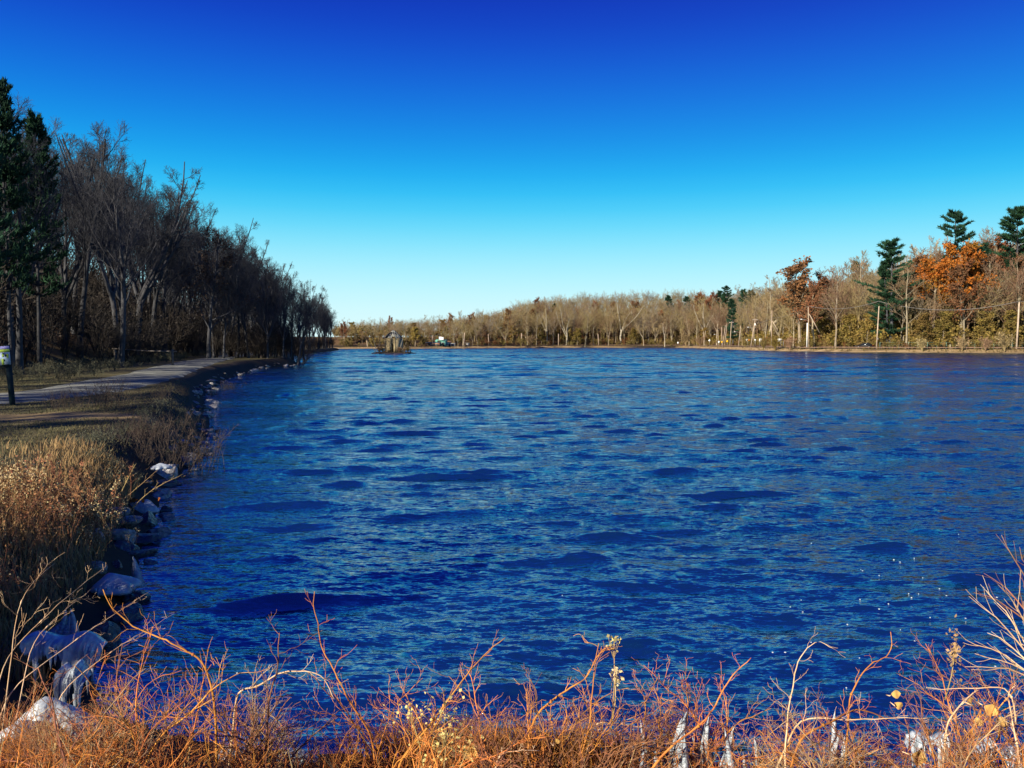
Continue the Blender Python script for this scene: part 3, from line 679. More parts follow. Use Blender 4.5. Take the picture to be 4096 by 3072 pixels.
# ------------------------------------------------------------------ road, rail, poles, signs, car across the lake
roadc = np.array([(300,128),(215,183),(146,229),(112,251),(101,268),(100,288),(106,330),(109,385),(112,470),(108,507),(90,516),(55,515),(24,499),(-6,465),(-38,414),(-72,405),(-130,400)], float)
roadp = resample(roadc, 260)
RV, RQ = strip(roadp, 3.2, .10, 3)
struct(link('far_road', mk('far_road', RV, RQ, np.zeros((0, 3), int), M_asphalt, True)))
T = np.gradient(roadp, axis=0); T /= np.linalg.norm(T, axis=1, keepdims=True); Nn = np.stack([-T[:, 1], T[:, 0]], 1)
railp = roadp+Nn*3.9
if sdist(railp[60:61, 0], railp[60:61, 1])[0] > sdist(roadp[60:61, 0], roadp[60:61, 1])[0]: railp = roadp-Nn*3.9
railp = railp[20:225]
rz_ = np.array([lz(*p) for p in railp])
e = thing('guard_rail', 'long rusty brown guard rail along the road across the lake', 'guard rail', (railp[0, 0], railp[0, 1], 0))
org = np.array([railp[0, 0], railp[0, 1], 0])
g = Geo(); P3 = np.c_[railp, rz_+.50]-org
i, j = np.meshgrid(np.arange(len(P3)-1), np.arange(2), indexing='ij')
lo = P3-np.array([0, 0, .13]); hi = P3+np.array([0, 0, .13]); th = np.r_[Nn[20:225]].copy()*.04
th = np.c_[th, np.zeros(len(th))]
for A, B, fl in ((lo-th, hi-th, 0), (lo+th, hi+th, 1), (hi-th, hi+th, 0), (lo-th, lo+th, 1)):
    n = len(A); V = np.vstack([A, B]); k = np.arange(n-1); g.add(V, np.stack([k, k+1, n+k+1, n+k], 1))
link('rail', g.mesh('rail', M_rust_steel), e)
pm = Geo().box((0, 0, .3), (.16, .16, .8)).mesh('post', M_rust_steel)
for x, y in cut(railp, 3.8):
    if x > 180: continue
    link('post', pm, e, (x-org[0], y-org[1], lz(x, y)))

def pole(label, px, top, base, Y0, arm=0, cross=False, brace=None, trans=False, r=.15, name='utility_pole', group=None):
    Y = Yd(px, 11.5) if Y0 != 412 else Yd(px, 3); b0 = at(base[0], base[1], Y); tp = at(top[0], top[1], Y)
    gz_ = lz(b0[0], b0[1]); s = (gz_-.3-b0[2])/(tp[2]-b0[2]); foot = b0+(tp-b0)*s
    e = thing(name, label, 'utility pole', tuple(foot), group=group); L = tp-foot
    link('pole', Geo().tube([(0, 0, 0), L*.5, L], [r*1.1, r, r*.8], 8).mesh('pole', M_pole, True), e)
    if cross:
        c = L*.955; link('crossarm', Geo().box(c+np.array([0, -.22, 0]), (2.4, .12, .14)).mesh('crossarm', M_pole), e)
        for dx in (-1.05, -.5, .5, 1.05): link('insulator', Geo().tube([c+np.array([dx, -.22, .07]), c+np.array([dx, -.22, .3])], .06, 6).mesh('insulator', M_whitepaint), e)
    if arm:
        a0 = L*.66; pts = [a0, a0+np.array([-.9*arm, 0, .45]), a0+np.array([-1.7*arm, 0, .62]), a0+np.array([-2.2*arm, 0, .62])]
        link('lamp_arm', Geo().tube(pts, .06, 6).mesh('lamp_arm', M_metal, True), e)
        link('lamp_head', Geo().tube([pts[-1]+np.array([.1*arm, 0, 0]), pts[-1]+np.array([-.2*arm, 0, .02]), pts[-1]+np.array([-.65*arm, 0, 0])], [.08, .15, .06], 8).mesh('lamp_head', M_whitepaint, True), e)
    if trans:
        c = L*.80+np.array([.35, -.1, 0]); link('transformer', Geo().tube([c-np.array([0, 0, .5]), c+np.array([0, 0, .5])], .28, 10).mesh('transformer', M_whitepaint, True), e)
    if brace:
        b1 = at(*brace[0], Y)-foot; b2 = at(*brace[1], Y)-foot; link('brace', Geo().tube([b1, b2], r*.9, 7).mesh('brace', M_pole, True), e)
    return tp
Q4 = lambda x, y: (x/4, y/4)
polespec = [
 ('thick pale pole at the right edge beside the road', 1019, Q4(4077,1209), Q4(4067,1380), 252, 0, False, None, False, .24),
 ('slightly leaning pole behind the parked car', 879, Q4(3516,1225), Q4(3509,1340), 268, 0, False, None, False, .18),
 ('tall pole with lamp arm and a long leaning brace', 809, Q4(3233,1227), Q4(3235,1368), 288, 1, False, (Q4(3237,1256), Q4(3279,1332)), False, .17),
 ('pole with a short leaning brace left of the tall lamp pole', 772, Q4(3088,1241), Q4(3086,1347), 330, 0, False, (Q4(3090,1284), Q4(3113,1327)), False, .17),
 ('tilted pole with crossarm, transformer and lamp arm', 754, Q4(3021,1275), Q4(3007,1362), 370, 1, True, None, True, .17),
 ('tilted lamp pole over the grassy verge', 740, Q4(2963,1302), Q4(2955,1376), 385, 1, False, None, False, .19),
 ('pole with a crossarm left of the tilted lamp pole', 731, Q4(2926,1286), Q4(2921,1363), 430, 0, True, None, False, .18),
 ('leaning pole of a close pair, the right one', 726, Q4(2908,1294), Q4(2900,1365), 440, 0, False, None, False, .17),
 ('leaning pole of a close pair, the left one', 724, Q4(2902,1300), Q4(2893,1365), 446, 0, False, None, False, .17),
 ('thin pole above the yellow signs', 722, Q4(2887,1308), Q4(2888,1366), 460, 0, False, None, False, .17),
 ('pole with lamp arm left of the yellow signs', 718, Q4(2872,1319), Q4(2873,1366), 470, .8, False, None, False, .17),
 ('short leaning pole right of the big round bush', 705, Q4(2822,1323), Q4(2817,1362), 490, 0, False, None, False, .17),
 ('short upright pole next to the short leaning pole', 703, Q4(2814,1326), Q4(2815,1363), 492, 0, False, None, False, .17),
 ('pole below the slope of fallen leaves in mid shore', 598, Q4(2392,1335), Q4(2395,1382), 520, 0, False, None, False, .26),
 ('pole by the leaning limb tree on the far shore', 558, Q4(2234,1335), Q4(2234,1380), 510, 0, False, None, False, .27),
 ('pole behind the bare bush on the spit', 521, Q4(2086,1333), Q4(2086,1372), 478, 0, False, None, False, .24),
 ('pole above the brown autumn bush right of the houses', 488, Q4(1953,1335), Q4(1955,1374), 450, 0, False, None, False, .2),
 ('leaning white pole right of the white birch trunks', 464, Q4(1859,1330), Q4(1855,1372), 432, 0, False, None, False, .28),
 ('thin pole beside the orange shed', 432, Q4(1731,1341), Q4(1731,1366), 425, 0, False, None, False, .15),
 ('white pole on the shore left of the island', 367, Q4(1467,1362), Q4(1470,1386), 412, 0, False, None, False, .2)]
tops = [pole(*s) for s in polespec]
# short white post beside the tall lamp pole
Ym = Yd(807, 11); b0 = at(807, 339.5, Ym); tp = at(807, 323, Ym); z0 = lz(b0[0], Ym)-.2; e = thing('marker_post', 'short white post against the tall lamp pole', 'post', (b0[0], Ym, z0))
link('post', Geo().tube([(0, 0, 0), (0, 0, tp[2]-z0)], .17, 8).mesh('post', M_whitepaint, True), e); link('cap', Geo().tube([(0, 0, tp[2]-z0), (0, 0, tp[2]-z0+.12)], [.18, .1], 8).mesh('cap', M_metal), e)
def cable(a, b_, sag, label, r=.035):
    s = np.linspace(0, 1, 17)[:, None]; P = a*(1-s)+b_*s; P[:, 2] -= (4*sag*s*(1-s))[:, 0]
    o = link('utility_cable', Geo().tube(P-P[0], r, 5).mesh('utility_cable', M_cable, True), None, tuple(P[0])); return tag(o, label, 'cable', None)
def wire_at(px, py): return at(px, py, Yd(round(px), 11.5))
cable(wire_at(1019.5, 301.2), wire_at(878.5, 301.2), 2.6, 'sagging cable from the thick right hand pole to the pole behind the car', .06)
cable(at(1100, 300, 200), wire_at(1019.5, 301.2), .5, 'short cable running out of the photo from the thick right hand pole', .06)
cable(wire_at(878.5, 301.2), wire_at(808.6, 306), 1.6, 'cable from the pole behind the car to the tall lamp pole', .06)
cable(wire_at(808.6, 306), wire_at(771.8, 318), 1.0, 'cable from the tall lamp pole to the pole with the short brace')
cable(wire_at(771.8, 318), wire_at(754, 322), .8, 'cable from the pole with the short brace to the transformer pole')
cable(wire_at(722, 328), wire_at(705, 334), .6, 'thin cable between the poles above the yellow signs')

def sign(label, px, py, Y0, w, h, face, legs=1, diamond=False, extra=None, marks=0, cat='road sign'):
    Y = Yd(px, 10.9); k_ = Y/Y0; w *= k_; h *= k_; c = at(px, py, Y); z0 = lz(c[0], Y)-.2
    e = thing('road_sign', label, cat, (c[0], Y, z0)); hz = c[2]-z0
    Mx = None
    if diamond: a = R(45); Mx = [[math.cos(a), 0, -math.sin(a)], [0, 1, 0], [math.sin(a), 0, math.cos(a)]]
    link('panel', Geo().box((0, -.07, hz), (w, .05, h), Mx).mesh('panel', face), e)
    for dx in ((0,) if legs == 1 else (-w*.33, w*.33)): link('post', Geo().tube([(dx, 0, 0), (dx, 0, hz+h*.4)], .05, 6).mesh('post', M_metal), e)
    if extra: link('arrow_panel', Geo().box((extra[1], -.075, hz), (extra[2], .05, h*.8)).mesh('arrow_panel', extra[0]), e)
    for k in range(marks): link('letter', Geo().box((-w*.28+k*w*.19, -.102, hz), (w*.10, .012, h*.5)).mesh('letter', M_rubber), e)
    return e
sign('white diamond road sign near the big round bush', 709.5, 340.5, 440, 1.0, 1.0, M_whitepaint, diamond=True)
sign('white road sign left of the two yellow signs', 719, 342, 400, .9, .9, M_whitepaint)
sign('small yellow sign between white sign and yellow diamond', 722, 342, 402, .9, .7, M_yellow)
sign('yellow diamond warning sign', 727.3, 341.3, 400, .95, .95, M_yellow, diamond=True)
sign('white and orange arrow sign on the verge', 747, 340, 340, 1.0, .8, M_whitepaint, 2, extra=(M_orangep, .95, .95))
sign('small square white sign between arrow sign and text sign', 755.2, 340, 338, .65, .6, M_whitepaint)
sign('white text sign with orange edge on two legs', 761, 340, 325, 1.55, 1.0, M_whitepaint, 2, extra=(M_orangep, 1.1, .7), marks=4)
sign('white text sign on two legs near the tall lamp pole', 779.5, 340, 310, 1.7, .95, M_whitepaint, 2, marks=4)
sign('dark sign back beside the white sign on two legs', 783.3, 340.3, 309, .6, .6, M_rubber)
sign('tiny white sign alone left of the big round bush', 678, 342.8, 515, .9, 1.1, M_whitepaint)
sign('small white sign on a post beside the parked car', 877.4, 338.8, 262, .42, .55, M_whitepaint)

# fence posts and wire behind the car
fpts = np.array([(at(p, 340, Yd(p, 12.5))[0], Yd(p, 12.5)) for p in np.arange(880, 1040, 9.5)])
e = thing('wire_fence', 'green wire fence with thin posts along the road bank', 'fence', (fpts[0, 0], fpts[0, 1], 0)); o3 = np.array([fpts[0, 0], fpts[0, 1], 0])
M_fence = mat('green_fence', (.22, .34, .26), (.18, .28, .22), 1)
for x, y in fpts: z = lz(x, y); link('post', Geo().tube([(0, 0, -.2), (0, 0, 2.1)], .05, 6).mesh('post', M_fence), e, (x-o3[0], y-o3[1], z))
for hgt in (.5, 1.2, 1.95):
    P = np.array([(x, y, lz(x, y)+hgt) for x, y in fpts])-o3; link('wire', Geo().tube(P, .018, 4).mesh('wire', M_fence), e)

# the black car, rear to the right
def car(label, x, y, z, rz, L=4.7):
    e = thing('parked_car', label, 'car', (x, y, z), (0, 0, rz))
    prof = [(-2.35,.35),(-2.38,.62),(-2.2,.80),(-1.1,.95),(1.9,1.02),(2.28,.98),(2.36,.7),(2.33,.35)]
    cab = [(-1.15,.94),(-.45,1.42),(.1,1.52),(1.1,1.50),(1.75,1.22),(2.0,1.01)]
    def ext(pts, w0, w1, zmid):
        v = []; n = len(pts)
        for sgn in (-1, 1):
            for (px, pz) in pts: v.append((px, sgn*(w0 if pz < zmid else w1), pz))
        qs = [[k, (k+1) % n, n+(k+1) % n, n+k] for k in range(n)]
        c0 = len(v); v.append((0, -w0, .7 if zmid < 1.2 else 1.1)); v.append((0, w0, .7 if zmid < 1.2 else 1.1))
        ts = [[c0, (k+1) % n, k] for k in range(n)]+[[c0+1, n+k, n+(k+1) % n] for k in range(n)]
        return v, qs, ts
    e.scale = (1.12, 1.12, 1.12)
    link('body', Geo().add(*ext(prof, .90, .86, .9)).mesh('body', M_blackpaint), e)
    link('cabin', Geo().add(*ext(cab, .80, .64, 1.3)).mesh('cabin', M_glass), e)
    link('roof', Geo().box((.45, 0, 1.525), (1.35, 1.2, .05)).mesh('roof', M_blackpaint), e)
    for px in (-1.45, 1.4):
        for sg in (-1, 1):
            w = link('wheel', None, e, (px, sg*.82, .33)); w.empty_display_size = .1
            a = np.linspace(0, 2*math.pi, 17)
            link('tyre', Geo().tube([(0, -.11, 0), (0, -.09, 0), (0, .09, 0), (0, .11, 0)], [.29, .33, .33, .29], 16).mesh('tyre', M_rubber, True), w)
            link('rim', Geo().tube([(0, sg*.11-.01, 0), (0, sg*.115+.01, 0)], .21, 12).mesh('rim', M_metal), w)
    for sg in (-1, 1):
        link('tail_light', Geo().box((2.3, sg*.68, .86), (.14, .34, .2)).mesh('tail_light', M_red), e)
        link('headlight', Geo().box((-2.3, sg*.66, .68), (.14, .36, .13)).mesh('headlight', M_whitepaint), e)
        link('mirror', Geo().box((-.75, sg*.95, 1.02), (.18, .16, .13)).mesh('mirror', M_blackpaint), e)
    for sg in (-1, 1): link('side_window', Geo().box((.4, sg*.735, 1.22), (1.3, .02, .26), [[1,0,0],[0,math.cos(-sg*.42),-math.sin(-sg*.42)],[0,math.sin(-sg*.42),math.cos(-sg*.42)]]).mesh('side_window', M_glass), e)
    link('bumper', Geo().box((2.37, 0, .5), (.1, 1.6, .2)).mesh('bumper', M_blackpaint), e)
cx = roadp[np.argmin(np.abs(roadp[:, 0]/np.maximum(roadp[:, 1], 1)-(867-512)/F)+(roadp[:, 1] > 300)*9)]
ci = np.argmin(np.hypot(*(roadp-cx).T)); tg = T[ci]; 
if tg[0] < 0: tg = -tg
car('black car with red tail light on the road behind the rail', cx[0], cx[1], lz(*cx)+.12, math.atan2(tg[1], tg[0])+R(12))

# ---- little buildings across the lake
def shed(name, label, px, py, Y, w, d, hgt, wall, roof, rf=.8, win=2, rz=0., door=True):
    Y = Yd(px, 13.); c = at(px, py, Y); z = lz(c[0], Y)-.1
    e = thing(name, label, 'building', (c[0], Y, z), (0, 0, rz))
    link('wall', Geo().box((0, 0, hgt/2), (w, d, hgt)).mesh('wall', wall), e)
    v = [(-w/2-.3, -d/2-.3, hgt+.01), (w/2+.3, -d/2-.3, hgt+.01), (w/2+.3, d/2+.3, hgt+.01), (-w/2-.3, d/2+.3, hgt+.01), (-w/2-.3, 0, hgt+rf), (w/2+.3, 0, hgt+rf)]
    link('roof', Geo().add(v, [[0, 1, 5, 4], [3, 4, 5, 2], [0, 3, 2, 1]], [[0, 4, 3], [1, 2, 5]]).mesh('roof', roof), e)
    for k in range(win):
        x = (k+.5)/win*w-w/2; f = link('window', Geo().box((x, -d/2-.03, hgt*.58), (w/win*.42, .06, hgt*.34)).mesh('window', M_whitepaint), e)
        link('pane', Geo().box((x, -d/2-.065, hgt*.58), (w/win*.32, .03, hgt*.26)).mesh('pane', M_glass), f)
    if door: link('door', Geo().box((w*.36, -d/2-.04, hgt*.36), (.9, .08, hgt*.7)).mesh('door', M_stone_in), e)
    return e
shed('lake_shed', 'low orange shed on the far shore left of the green house', 433, 343, 424, 7, 4, 1.9, M_orangewall, M_greyroof, .5)
shed('house', 'small green house with white trim beneath the flag', 441.5, 341, 423, 5.2, 4.2, 2.9, M_greenwall, M_greenwall, .9, rz=R(-14))
shed('cabin', 'cream cabin with dark doorway right of the green house', 447.3, 341.5, 424, 3.6, 3.4, 2.3, M_cream, M_orangewall, .7, win=1)
shed('shelter', 'tiny cream shed behind the leaning white pole', 466.8, 340.8, 438, 2.6, 2.4, 1.5, M_cream, M_greyroof, .5, win=1, door=False)
shed('shelter', 'pale tent like shed right of the white birch trunks', 449.5+10.6-8.5+1.5, 341, 436, 2.2, 2.2, 1.3, M_cream, M_greyroof, .6, win=1, door=False)
Yf = Yd(439, 12); p = at(439, 341, Yf); z = lz(p[0], Yf); tz = at(439, 336.5, Yf)[2]
e = thing('flag_pole', 'white flag flying on a thin pole above the green house', 'flag', (p[0], Yf, z))
link('pole', Geo().tube([(0, 0, 0), (0, 0, tz-z)], .05, 6).mesh('pole', M_whitepaint), e)
fx = np.linspace(0, 2.4, 9); V = [(x, .12*math.sin(x*3), tz-z-.05-.12*x+dz_) for dz_ in (0, -1.5) for x in fx]
V += [(x, .12*math.sin(x*3)+.02, z_) for (x, _, z_) in V]; n = 9
qs = [[k, k+1, n+k+1, n+k] for k in range(8)]+[[2*n+k+1, 2*n+k, 3*n+k, 3*n+k+1] for k in range(8)]
link('flag', Geo().add(V, qs).mesh('flag', M_whitepaint, True), e)

# ------------------------------------------------------------------ island with the ruined stone hut
IY = 212.
ic = at(392, 353, IY); ix = ic[0]
g = Geo(); a = np.linspace(0, 2*math.pi, 40, endpoint=False); rg = np.random.default_rng(3); V = [(0, 0, .55)]
for k, (rr, zz) in enumerate(((.35, .5), (.65, .42), (.9, .22), (1.0, -.1), (1.08, -.6))):
    for i_, t_ in enumerate(a): V.append((math.cos(t_)*6.3*rr*(1+.1*math.sin(3*t_+1)), math.sin(t_)*4.6*rr*(1+.08*math.cos(4*t_)), zz+(rg.uniform(-.08, .08) if k < 4 else 0)))
qs = [[1+k*40+i_, 1+(k+1)*40+i_, 1+(k+1)*40+(i_+1) % 40, 1+k*40+(i_+1) % 40] for k in range(4) for i_ in range(40)]
M_isl = mat('island_soil', (.16, .11, .06), (.07, .055, .04), .8, bump=.5)
struct(link('island', g.add(V, qs, [[0, 1+i_, 1+(i_+1) % 40] for i_ in range(40)]).mesh('island', M_isl, True), None, (ix, IY, 0)))
hx = at(393.5, 350, IY)[0]
hut = thing('stone_hut', 'ruined square stone hut with broken pointed roof on the island', 'hut', (hx, IY, .35), (0, 0, R(-24)), (.84, .84, .9))
W, WH, TH = 2.05, 4.05, .3
def wallmesh(seed, pieces, n_sub=1):
    g = Geo()
    for c, d in pieces: g.box(c, d)
    return g.mesh('wall', M_stone)
link('wall', wallmesh(1, [((-.55, -W, WH/2), (2.6, TH, WH)), ((1.7, -W, WH/2), (.7, TH, WH)), ((1.05, -W, 3.25), (.6, TH, 1.6))]), hut)
link('wall', wallmesh(2, [((W, .15, WH/2), (TH, 2*W-.3+TH, WH))]), hut)
link('wall', wallmesh(3, [((-W+.15, .15, WH/2), (TH, 2*W-.3+TH-.02, WH-.02))]), hut)
link('wall', wallmesh(4, [((0, W, WH/2), (2*W-TH-.02, TH-.02, WH-.04))]), hut)
# arch over the doorway
aa = np.linspace(0, math.pi, 9); V = []
for yy in (-W-.17, -W+.13):
    for t_ in aa: V.append((1.05+.30*math.cos(t_), yy, 2.15+.30*math.sin(t_)))
    V += [(.75, yy, 2.46), (1.35, yy, 2.46)]
n = 11; link('door_arch', Geo().add(V, [[k, k+1, n+k+1, n+k] for k in range(8)], [[k, k+1, 10] for k in range(4)]+[[k, k+1, 9] for k in range(4, 8)]).mesh('door_arch', M_stone), hut)
# irregular stones standing proud of the faces one sees
rg = np.random.default_rng(8)
stm = [Geo().add(np.array([[-.5,-.5,-.5],[.5,-.5,-.5],[.5,.5,-.5],[-.5,.5,-.5],[-.5,-.5,.5],[.5,-.5,.5],[.5,.5,.5],[-.5,.5,.5]])*rg.uniform(.75, 1.1, (8, 3)), [[0,3,2,1],[4,5,6,7],[0,1,5,4],[1,2,6,5],[2,3,7,6],[3,0,4,7]]).mesh('stone', M_stone) for _ in range(4)]
for r_ in range(8):
    for k in range(5):
        x = -1.85+k*.76+(r_ % 2)*.35+rg.uniform(-.06, .06); z_ = .25+r_*.5
        if .62 < x+.35 and x-.35 < 1.42 and z_ < 2.6: continue
        if x > 1.85: continue
        link('stone', stm[(r_+k) % 4], hut, (x, -W-.15, z_), (0, rg.uniform(-.1, .1), 0), (.68, rg.uniform(.10, .22), .42))
for (sx, sy) in ((-1, -1), (1, -1), (1, 1), (-1, 1)):
    link('rafter', Geo().tube([(sx*2.3, sy*2.3, WH-.1), (0, 0, WH+2.45)], .10, 6).mesh('rafter', M_char), hut)
for f in (.35, .7):
    link('rafter', Geo().tube([(-2.3+f*4.6, -2.3, WH-.05), ((-2.3+f*4.6)*.2, -.45, WH+1.95)], .08, 6).mesh('rafter', M_char), hut)
    link('rafter', Geo().tube([(2.3, -2.3+f*4.6, WH-.05), (.45, (-2.3+f*4.6)*.2, WH+1.95)], .08, 6).mesh('rafter', M_char), hut)
def roofpatch(face, u0, u1, v0, v1):
    # u across the face at the eaves, v from eaves to peak
    c_, s_ = math.cos(face), math.sin(face); V = []
    for dz_ in (.10, .16):
        for (u, vv) in ((u0, v0), (u1, v0), (u1, v1), (u0, v1)):
            x, y = u*2.4*(1-vv), -2.4*(1-vv); V.append((c_*x-s_*y, s_*x+c_*y, WH-.1+2.55*vv+dz_))
    return Geo().add(V, [[0,3,2,1],[4,5,6,7],[0,1,5,4],[1,2,6,5],[2,3,7,6],[3,0,4,7]]).mesh('roof_board', M_roofwood)
for fc, u0, u1, v0, v1 in ((0,-.98,.98,.72,.99),(0,-.98,-.86,.02,.72),(0,-.30,.12,.05,.34),(0,-.25,-.05,.34,.6),(0,.30,.72,.34,.72),(0,.45,.98,.20,.50),(0,.20,.34,.0,.72),(R(90),-.98,.98,.66,.99),(R(90),-.98,-.6,.0,.66),(R(90),.1,.55,.1,.66),(R(90),-.4,-.1,.0,.4),(R(180),-.98,.98,.5,.99),(R(180),-.98,.1,.05,.5),(R(270),-.98,.98,.45,.99),(R(270),-.2,.98,.05,.45)):
    link('roof_board', roofpatch(fc, u0, u1, v0, v1), hut)
# leaning bare poles of trees on the island
sap = bare_kind(320, 6, M_bark_white, M_twig_pale, first=.6, limbs=5, spread=.5, up=.2, dens=.6, r=.085, tw=.8, name='bare_sapling')
def sapling(b_, t_, lab, Y=IY-2.5):
    p0 = at(*b_, Y); p1 = at(*t_, Y); d_ = p1-p0; L = np.linalg.norm(d_)
    p0[2] = max(.15, p0[2]); e = sap.put(p0[0], Y, max(2., L), lab, 'tree', z=p0[2]-.1, rz=0); e.rotation_euler = (0, math.atan2(d_[0], d_[2]), 0)
I5 = lambda x, y: ((1450+x*.113)/4, (1280+y*.113)/4)
sapling(I5(470,1140), I5(0,590), 'longest pale trunk leaning far left off the island')
sapling(I5(510,1110), I5(180,350), 'tall pale trunk leaning left on the island, behind the longest')
sapling(I5(545,1060), I5(690,440), 'pale trunk leaning right at the left end of the island')
sapling(I5(550,1050), I5(580,490), 'thin upright trunk at the left end of the island')
sapling(I5(870,1110), I5(780,720), 'bent pale trunk against the left edge of the hut', IY-4)
sapling(I5(1345,960), I5(1420,380), 'pale trunk standing against the right corner of the hut', IY-3.6)
sapling(I5(1390,1080), I5(1540,720), 'short trunk leaning right beside the hut', IY-3.5)
sapling(I5(1220,1110), I5(1220,870), 'short pale stem in front of the hut doorway', IY-4.2)
pb = at(*I5(1720,1160), IY); e = thing('stump_post', 'dark snag standing in the water at the right end of the island', 'snag', (pb[0], IY-1, -.4))
link('trunk', Geo().tube([(0, 0, 0), (-.1, 0, .9), (-.22, 0, 2.4)], [.2, .15, .06], 7).mesh('trunk', M_wood_grey, True), e); link('branch', Geo().tube([(-.08, 0, .8), (.3, 0, 1.5), (.42, 0, 2.1)], [.08, .05, .03], 5).mesh('branch', M_wood_grey), e)
for x_, s, lab, k in ((610, 1.9, 'dark bush at the left end of the island', 3), (720, 1.5, 'low brown bush between the bent trunk and the island end', 1), (1300, 1.7, 'bush hiding the foot of the hut corner', 3), (1480, 2.0, 'grey bush right of the hut', 0), (1600, 1.7, 'brush on the right end of the island', 1), (960, .9, 'low weeds below the hut wall', 1)):
    p = at(I5(x_, 1100)[0], 351, IY-3.2); bushk[k].put(p[0], IY-3.2, s, lab, 'bush', z=.15)

# ------------------------------------------------------------------ left bank: sign, posts
sb = at(7.6, 409, 24.6); sz = lz(sb[0]+.3, 24.6)
top = at(4.8, 343, 24.6); foot = at(7.6*1.0, 409, 24.6)
foot[2] = sz; tpx = at(5.6, 344.3, 24.6)
sg = thing('trail_sign', 'leaning dark post with a colourful trail notice board beside the path', 'sign', (at(13.0, 408, 24.6)[0], 24.6, sz-.15))
o_ = np.array(sg.location); pt = at(6.8, 345, 24.6)-o_
link('post', Geo().tube([(0, 0, 0), pt*.5, pt], .085, 10).mesh('post', M_greenpost, True), sg)
ex = nz(pt); rx_ = np.array([1, 0, 0])-ex*ex[0]; rx_ = nz(rx_); ny = np.cross(ex, rx_)
bd = link('notice_board', None, sg)
cc = (at(7.9, 356.0, 24.6)-o_)+np.array([0, -.13, 0])
def pl(c_, w, h, d_, m_, nme): return link(nme, Geo().box(c_, (w, d_, h), np.stack([rx_, np.array([0, 1., 0]), ex], 1)).mesh(nme, m_), bd)
M_violet = mat('violet_print', (.38, .36, .68), (.30, .30, .6), 6); M_lime = mat('lime_print', (.42, .58, .10), (.36, .5, .08), 6); M_bluep = mat('pale_blue_print', (.36, .46, .62), (.26, .36, .44), 9)
pl(cc, .335, .64, .03, M_greenpost, 'backing')
bw, bh = .32, .60
pl(cc+ex*.255+ny*0+np.array([0, -.022, 0]), bw, .09, .012, M_violet, 'header')
pl(cc+ex*.165+np.array([0, -.022, 0]), bw, .08, .012, M_lime, 'green_band')
pl(cc+ex*(-.075)+np.array([0, -.022, 0]), bw, .38, .012, M_bluep, 'map_sheet')
for dx_, dz_, w_, h_, m_ in ((-.05, .05, .06, .09, M_lime), (.09, .03, .06, .12, M_lime), (-.07, -.14, .07, .18, M_lime), (.03, .05, .05, .07, M_greenpost), (-.02, -.10, .04, .05, M_greenpost), (-.03, .11, .05, .03, M_greenpost), (.02, -.235, .2, .02, M_greenpost)):
    pl(cc+ex*(-.03+dz_)+rx_*dx_+np.array([0, -.032, 0]), w_, h_, .006, m_, 'print_block')
# small wooden post near the far end of the path
p = at(233.5, 357, 112); tz = at(233.5, 347.4, 112)[2]; z = lz(p[0], 112)
e = thing('wooden_post', 'short orange brown post at the far end of the path', 'post', (p[0], 112, z-.1)); hh = tz-z+.1
link('post', Geo().box((0, 0, hh/2), (.28, .28, hh)).mesh('post', M_wood_orange), e); link('cap', Geo().box((0, 0, hh+.03), (.34, .34, .06)).mesh('cap', M_wood_orange), e)
p = at(172.5, 361, 66); z = lz(p[0], 66)
e = thing('rail_fence', 'weathered post with a single rail at the edge of the wood', 'fence', (p[0], 66, z-.1))
link('post', Geo().box((0, 0, .75), (.14, .14, 1.5)).mesh('post', M_wood_grey), e); link('rail', Geo().tube([(-5.4, 1, 1.55), (-2.5, .5, 1.36), (.4, -.1, 1.32)], .05, 6).mesh('rail', M_wood_grey), e); link('post', Geo().box((-5.2, 1, .75), (.14, .14, 1.5)).mesh('post', M_wood_grey), e)

# ------------------------------------------------------------------ rocks and ice along the left shore
def rockmesh(seed, m, flat=.65):
    rg = np.random.default_rng(seed)
    import bmesh
    bm = bmesh.new(); bmesh.ops.create_icosphere(bm, subdivisions=3, radius=1)
    N_ = nz(rg.normal(size=(11, 3))); D_ = rg.uniform(.42, .85, 11)
    for v_ in bm.verts:
        p = np.array(v_.co); s = min(1., min(D_[k]/max(1e-3, p@N_[k]) if p@N_[k] > 0 else 9 for k in range(11)))
        p = p*s*(1+.04*math.sin(9*p[0]+seed)*math.cos(8*p[1])); v_.co = (p[0], p[1]*.8, p[2]*flat)
    me = bpy.data.meshes.new('shore_rock'); bm.to_mesh(me); bm.free(); me.materials.append(m); return me
rocks = [rockmesh(i, M_rock if i % 3 else M_wetrock) for i in range(7)]
def rock(px, py, z, s, label, i=0, group=None, sq=(1, 1, 1), rot=None):
    s *= .8; p = gp(px, py, z); o = link('shore_rock', rocks[i % 7], None, tuple(p), rot or (random.uniform(-.2, .2), random.uniform(-.2, .2), random.uniform(0, 6.28)), (s*sq[0], s*sq[1], s*sq[2]))
    return tag(o, label, 'rock', group)
rock(164, 474, .12, .48, 'big rounded dark rock with a pale top at the water', 1, sq=(1, 1.1, .9))
rock(183, 446, .1, .34, 'flat grey rock above the shore bend', 2, sq=(1.2, 1, .6))
rock(209, 433, .0, .33, 'low dark rock lying alone in the water', 3, sq=(1.6, .8, .5))
rock(187, 459, .08, .38, 'angular grey slab by the water below the shore bend', 4, sq=(1.5, 1, .6))
rock(122, 540, .14, .40, 'large smooth grey boulder above the dark wet rocks', 5, sq=(1, 1, .9))
rock(122, 521, .2, .34, 'pale lavender slab behind the smooth grey boulder', 2, sq=(1.3, 1, .6))
rock(141, 540, .05, .33, 'dark wet rock touching the smooth grey boulder', 0, sq=(1.3, .9, .6))
rock(143, 554, .0, .30, 'low black rock washed by water', 3, sq=(1.4, .7, .5))
rock(126, 553, .02, .36, 'dark rock under the smooth grey boulder', 6)
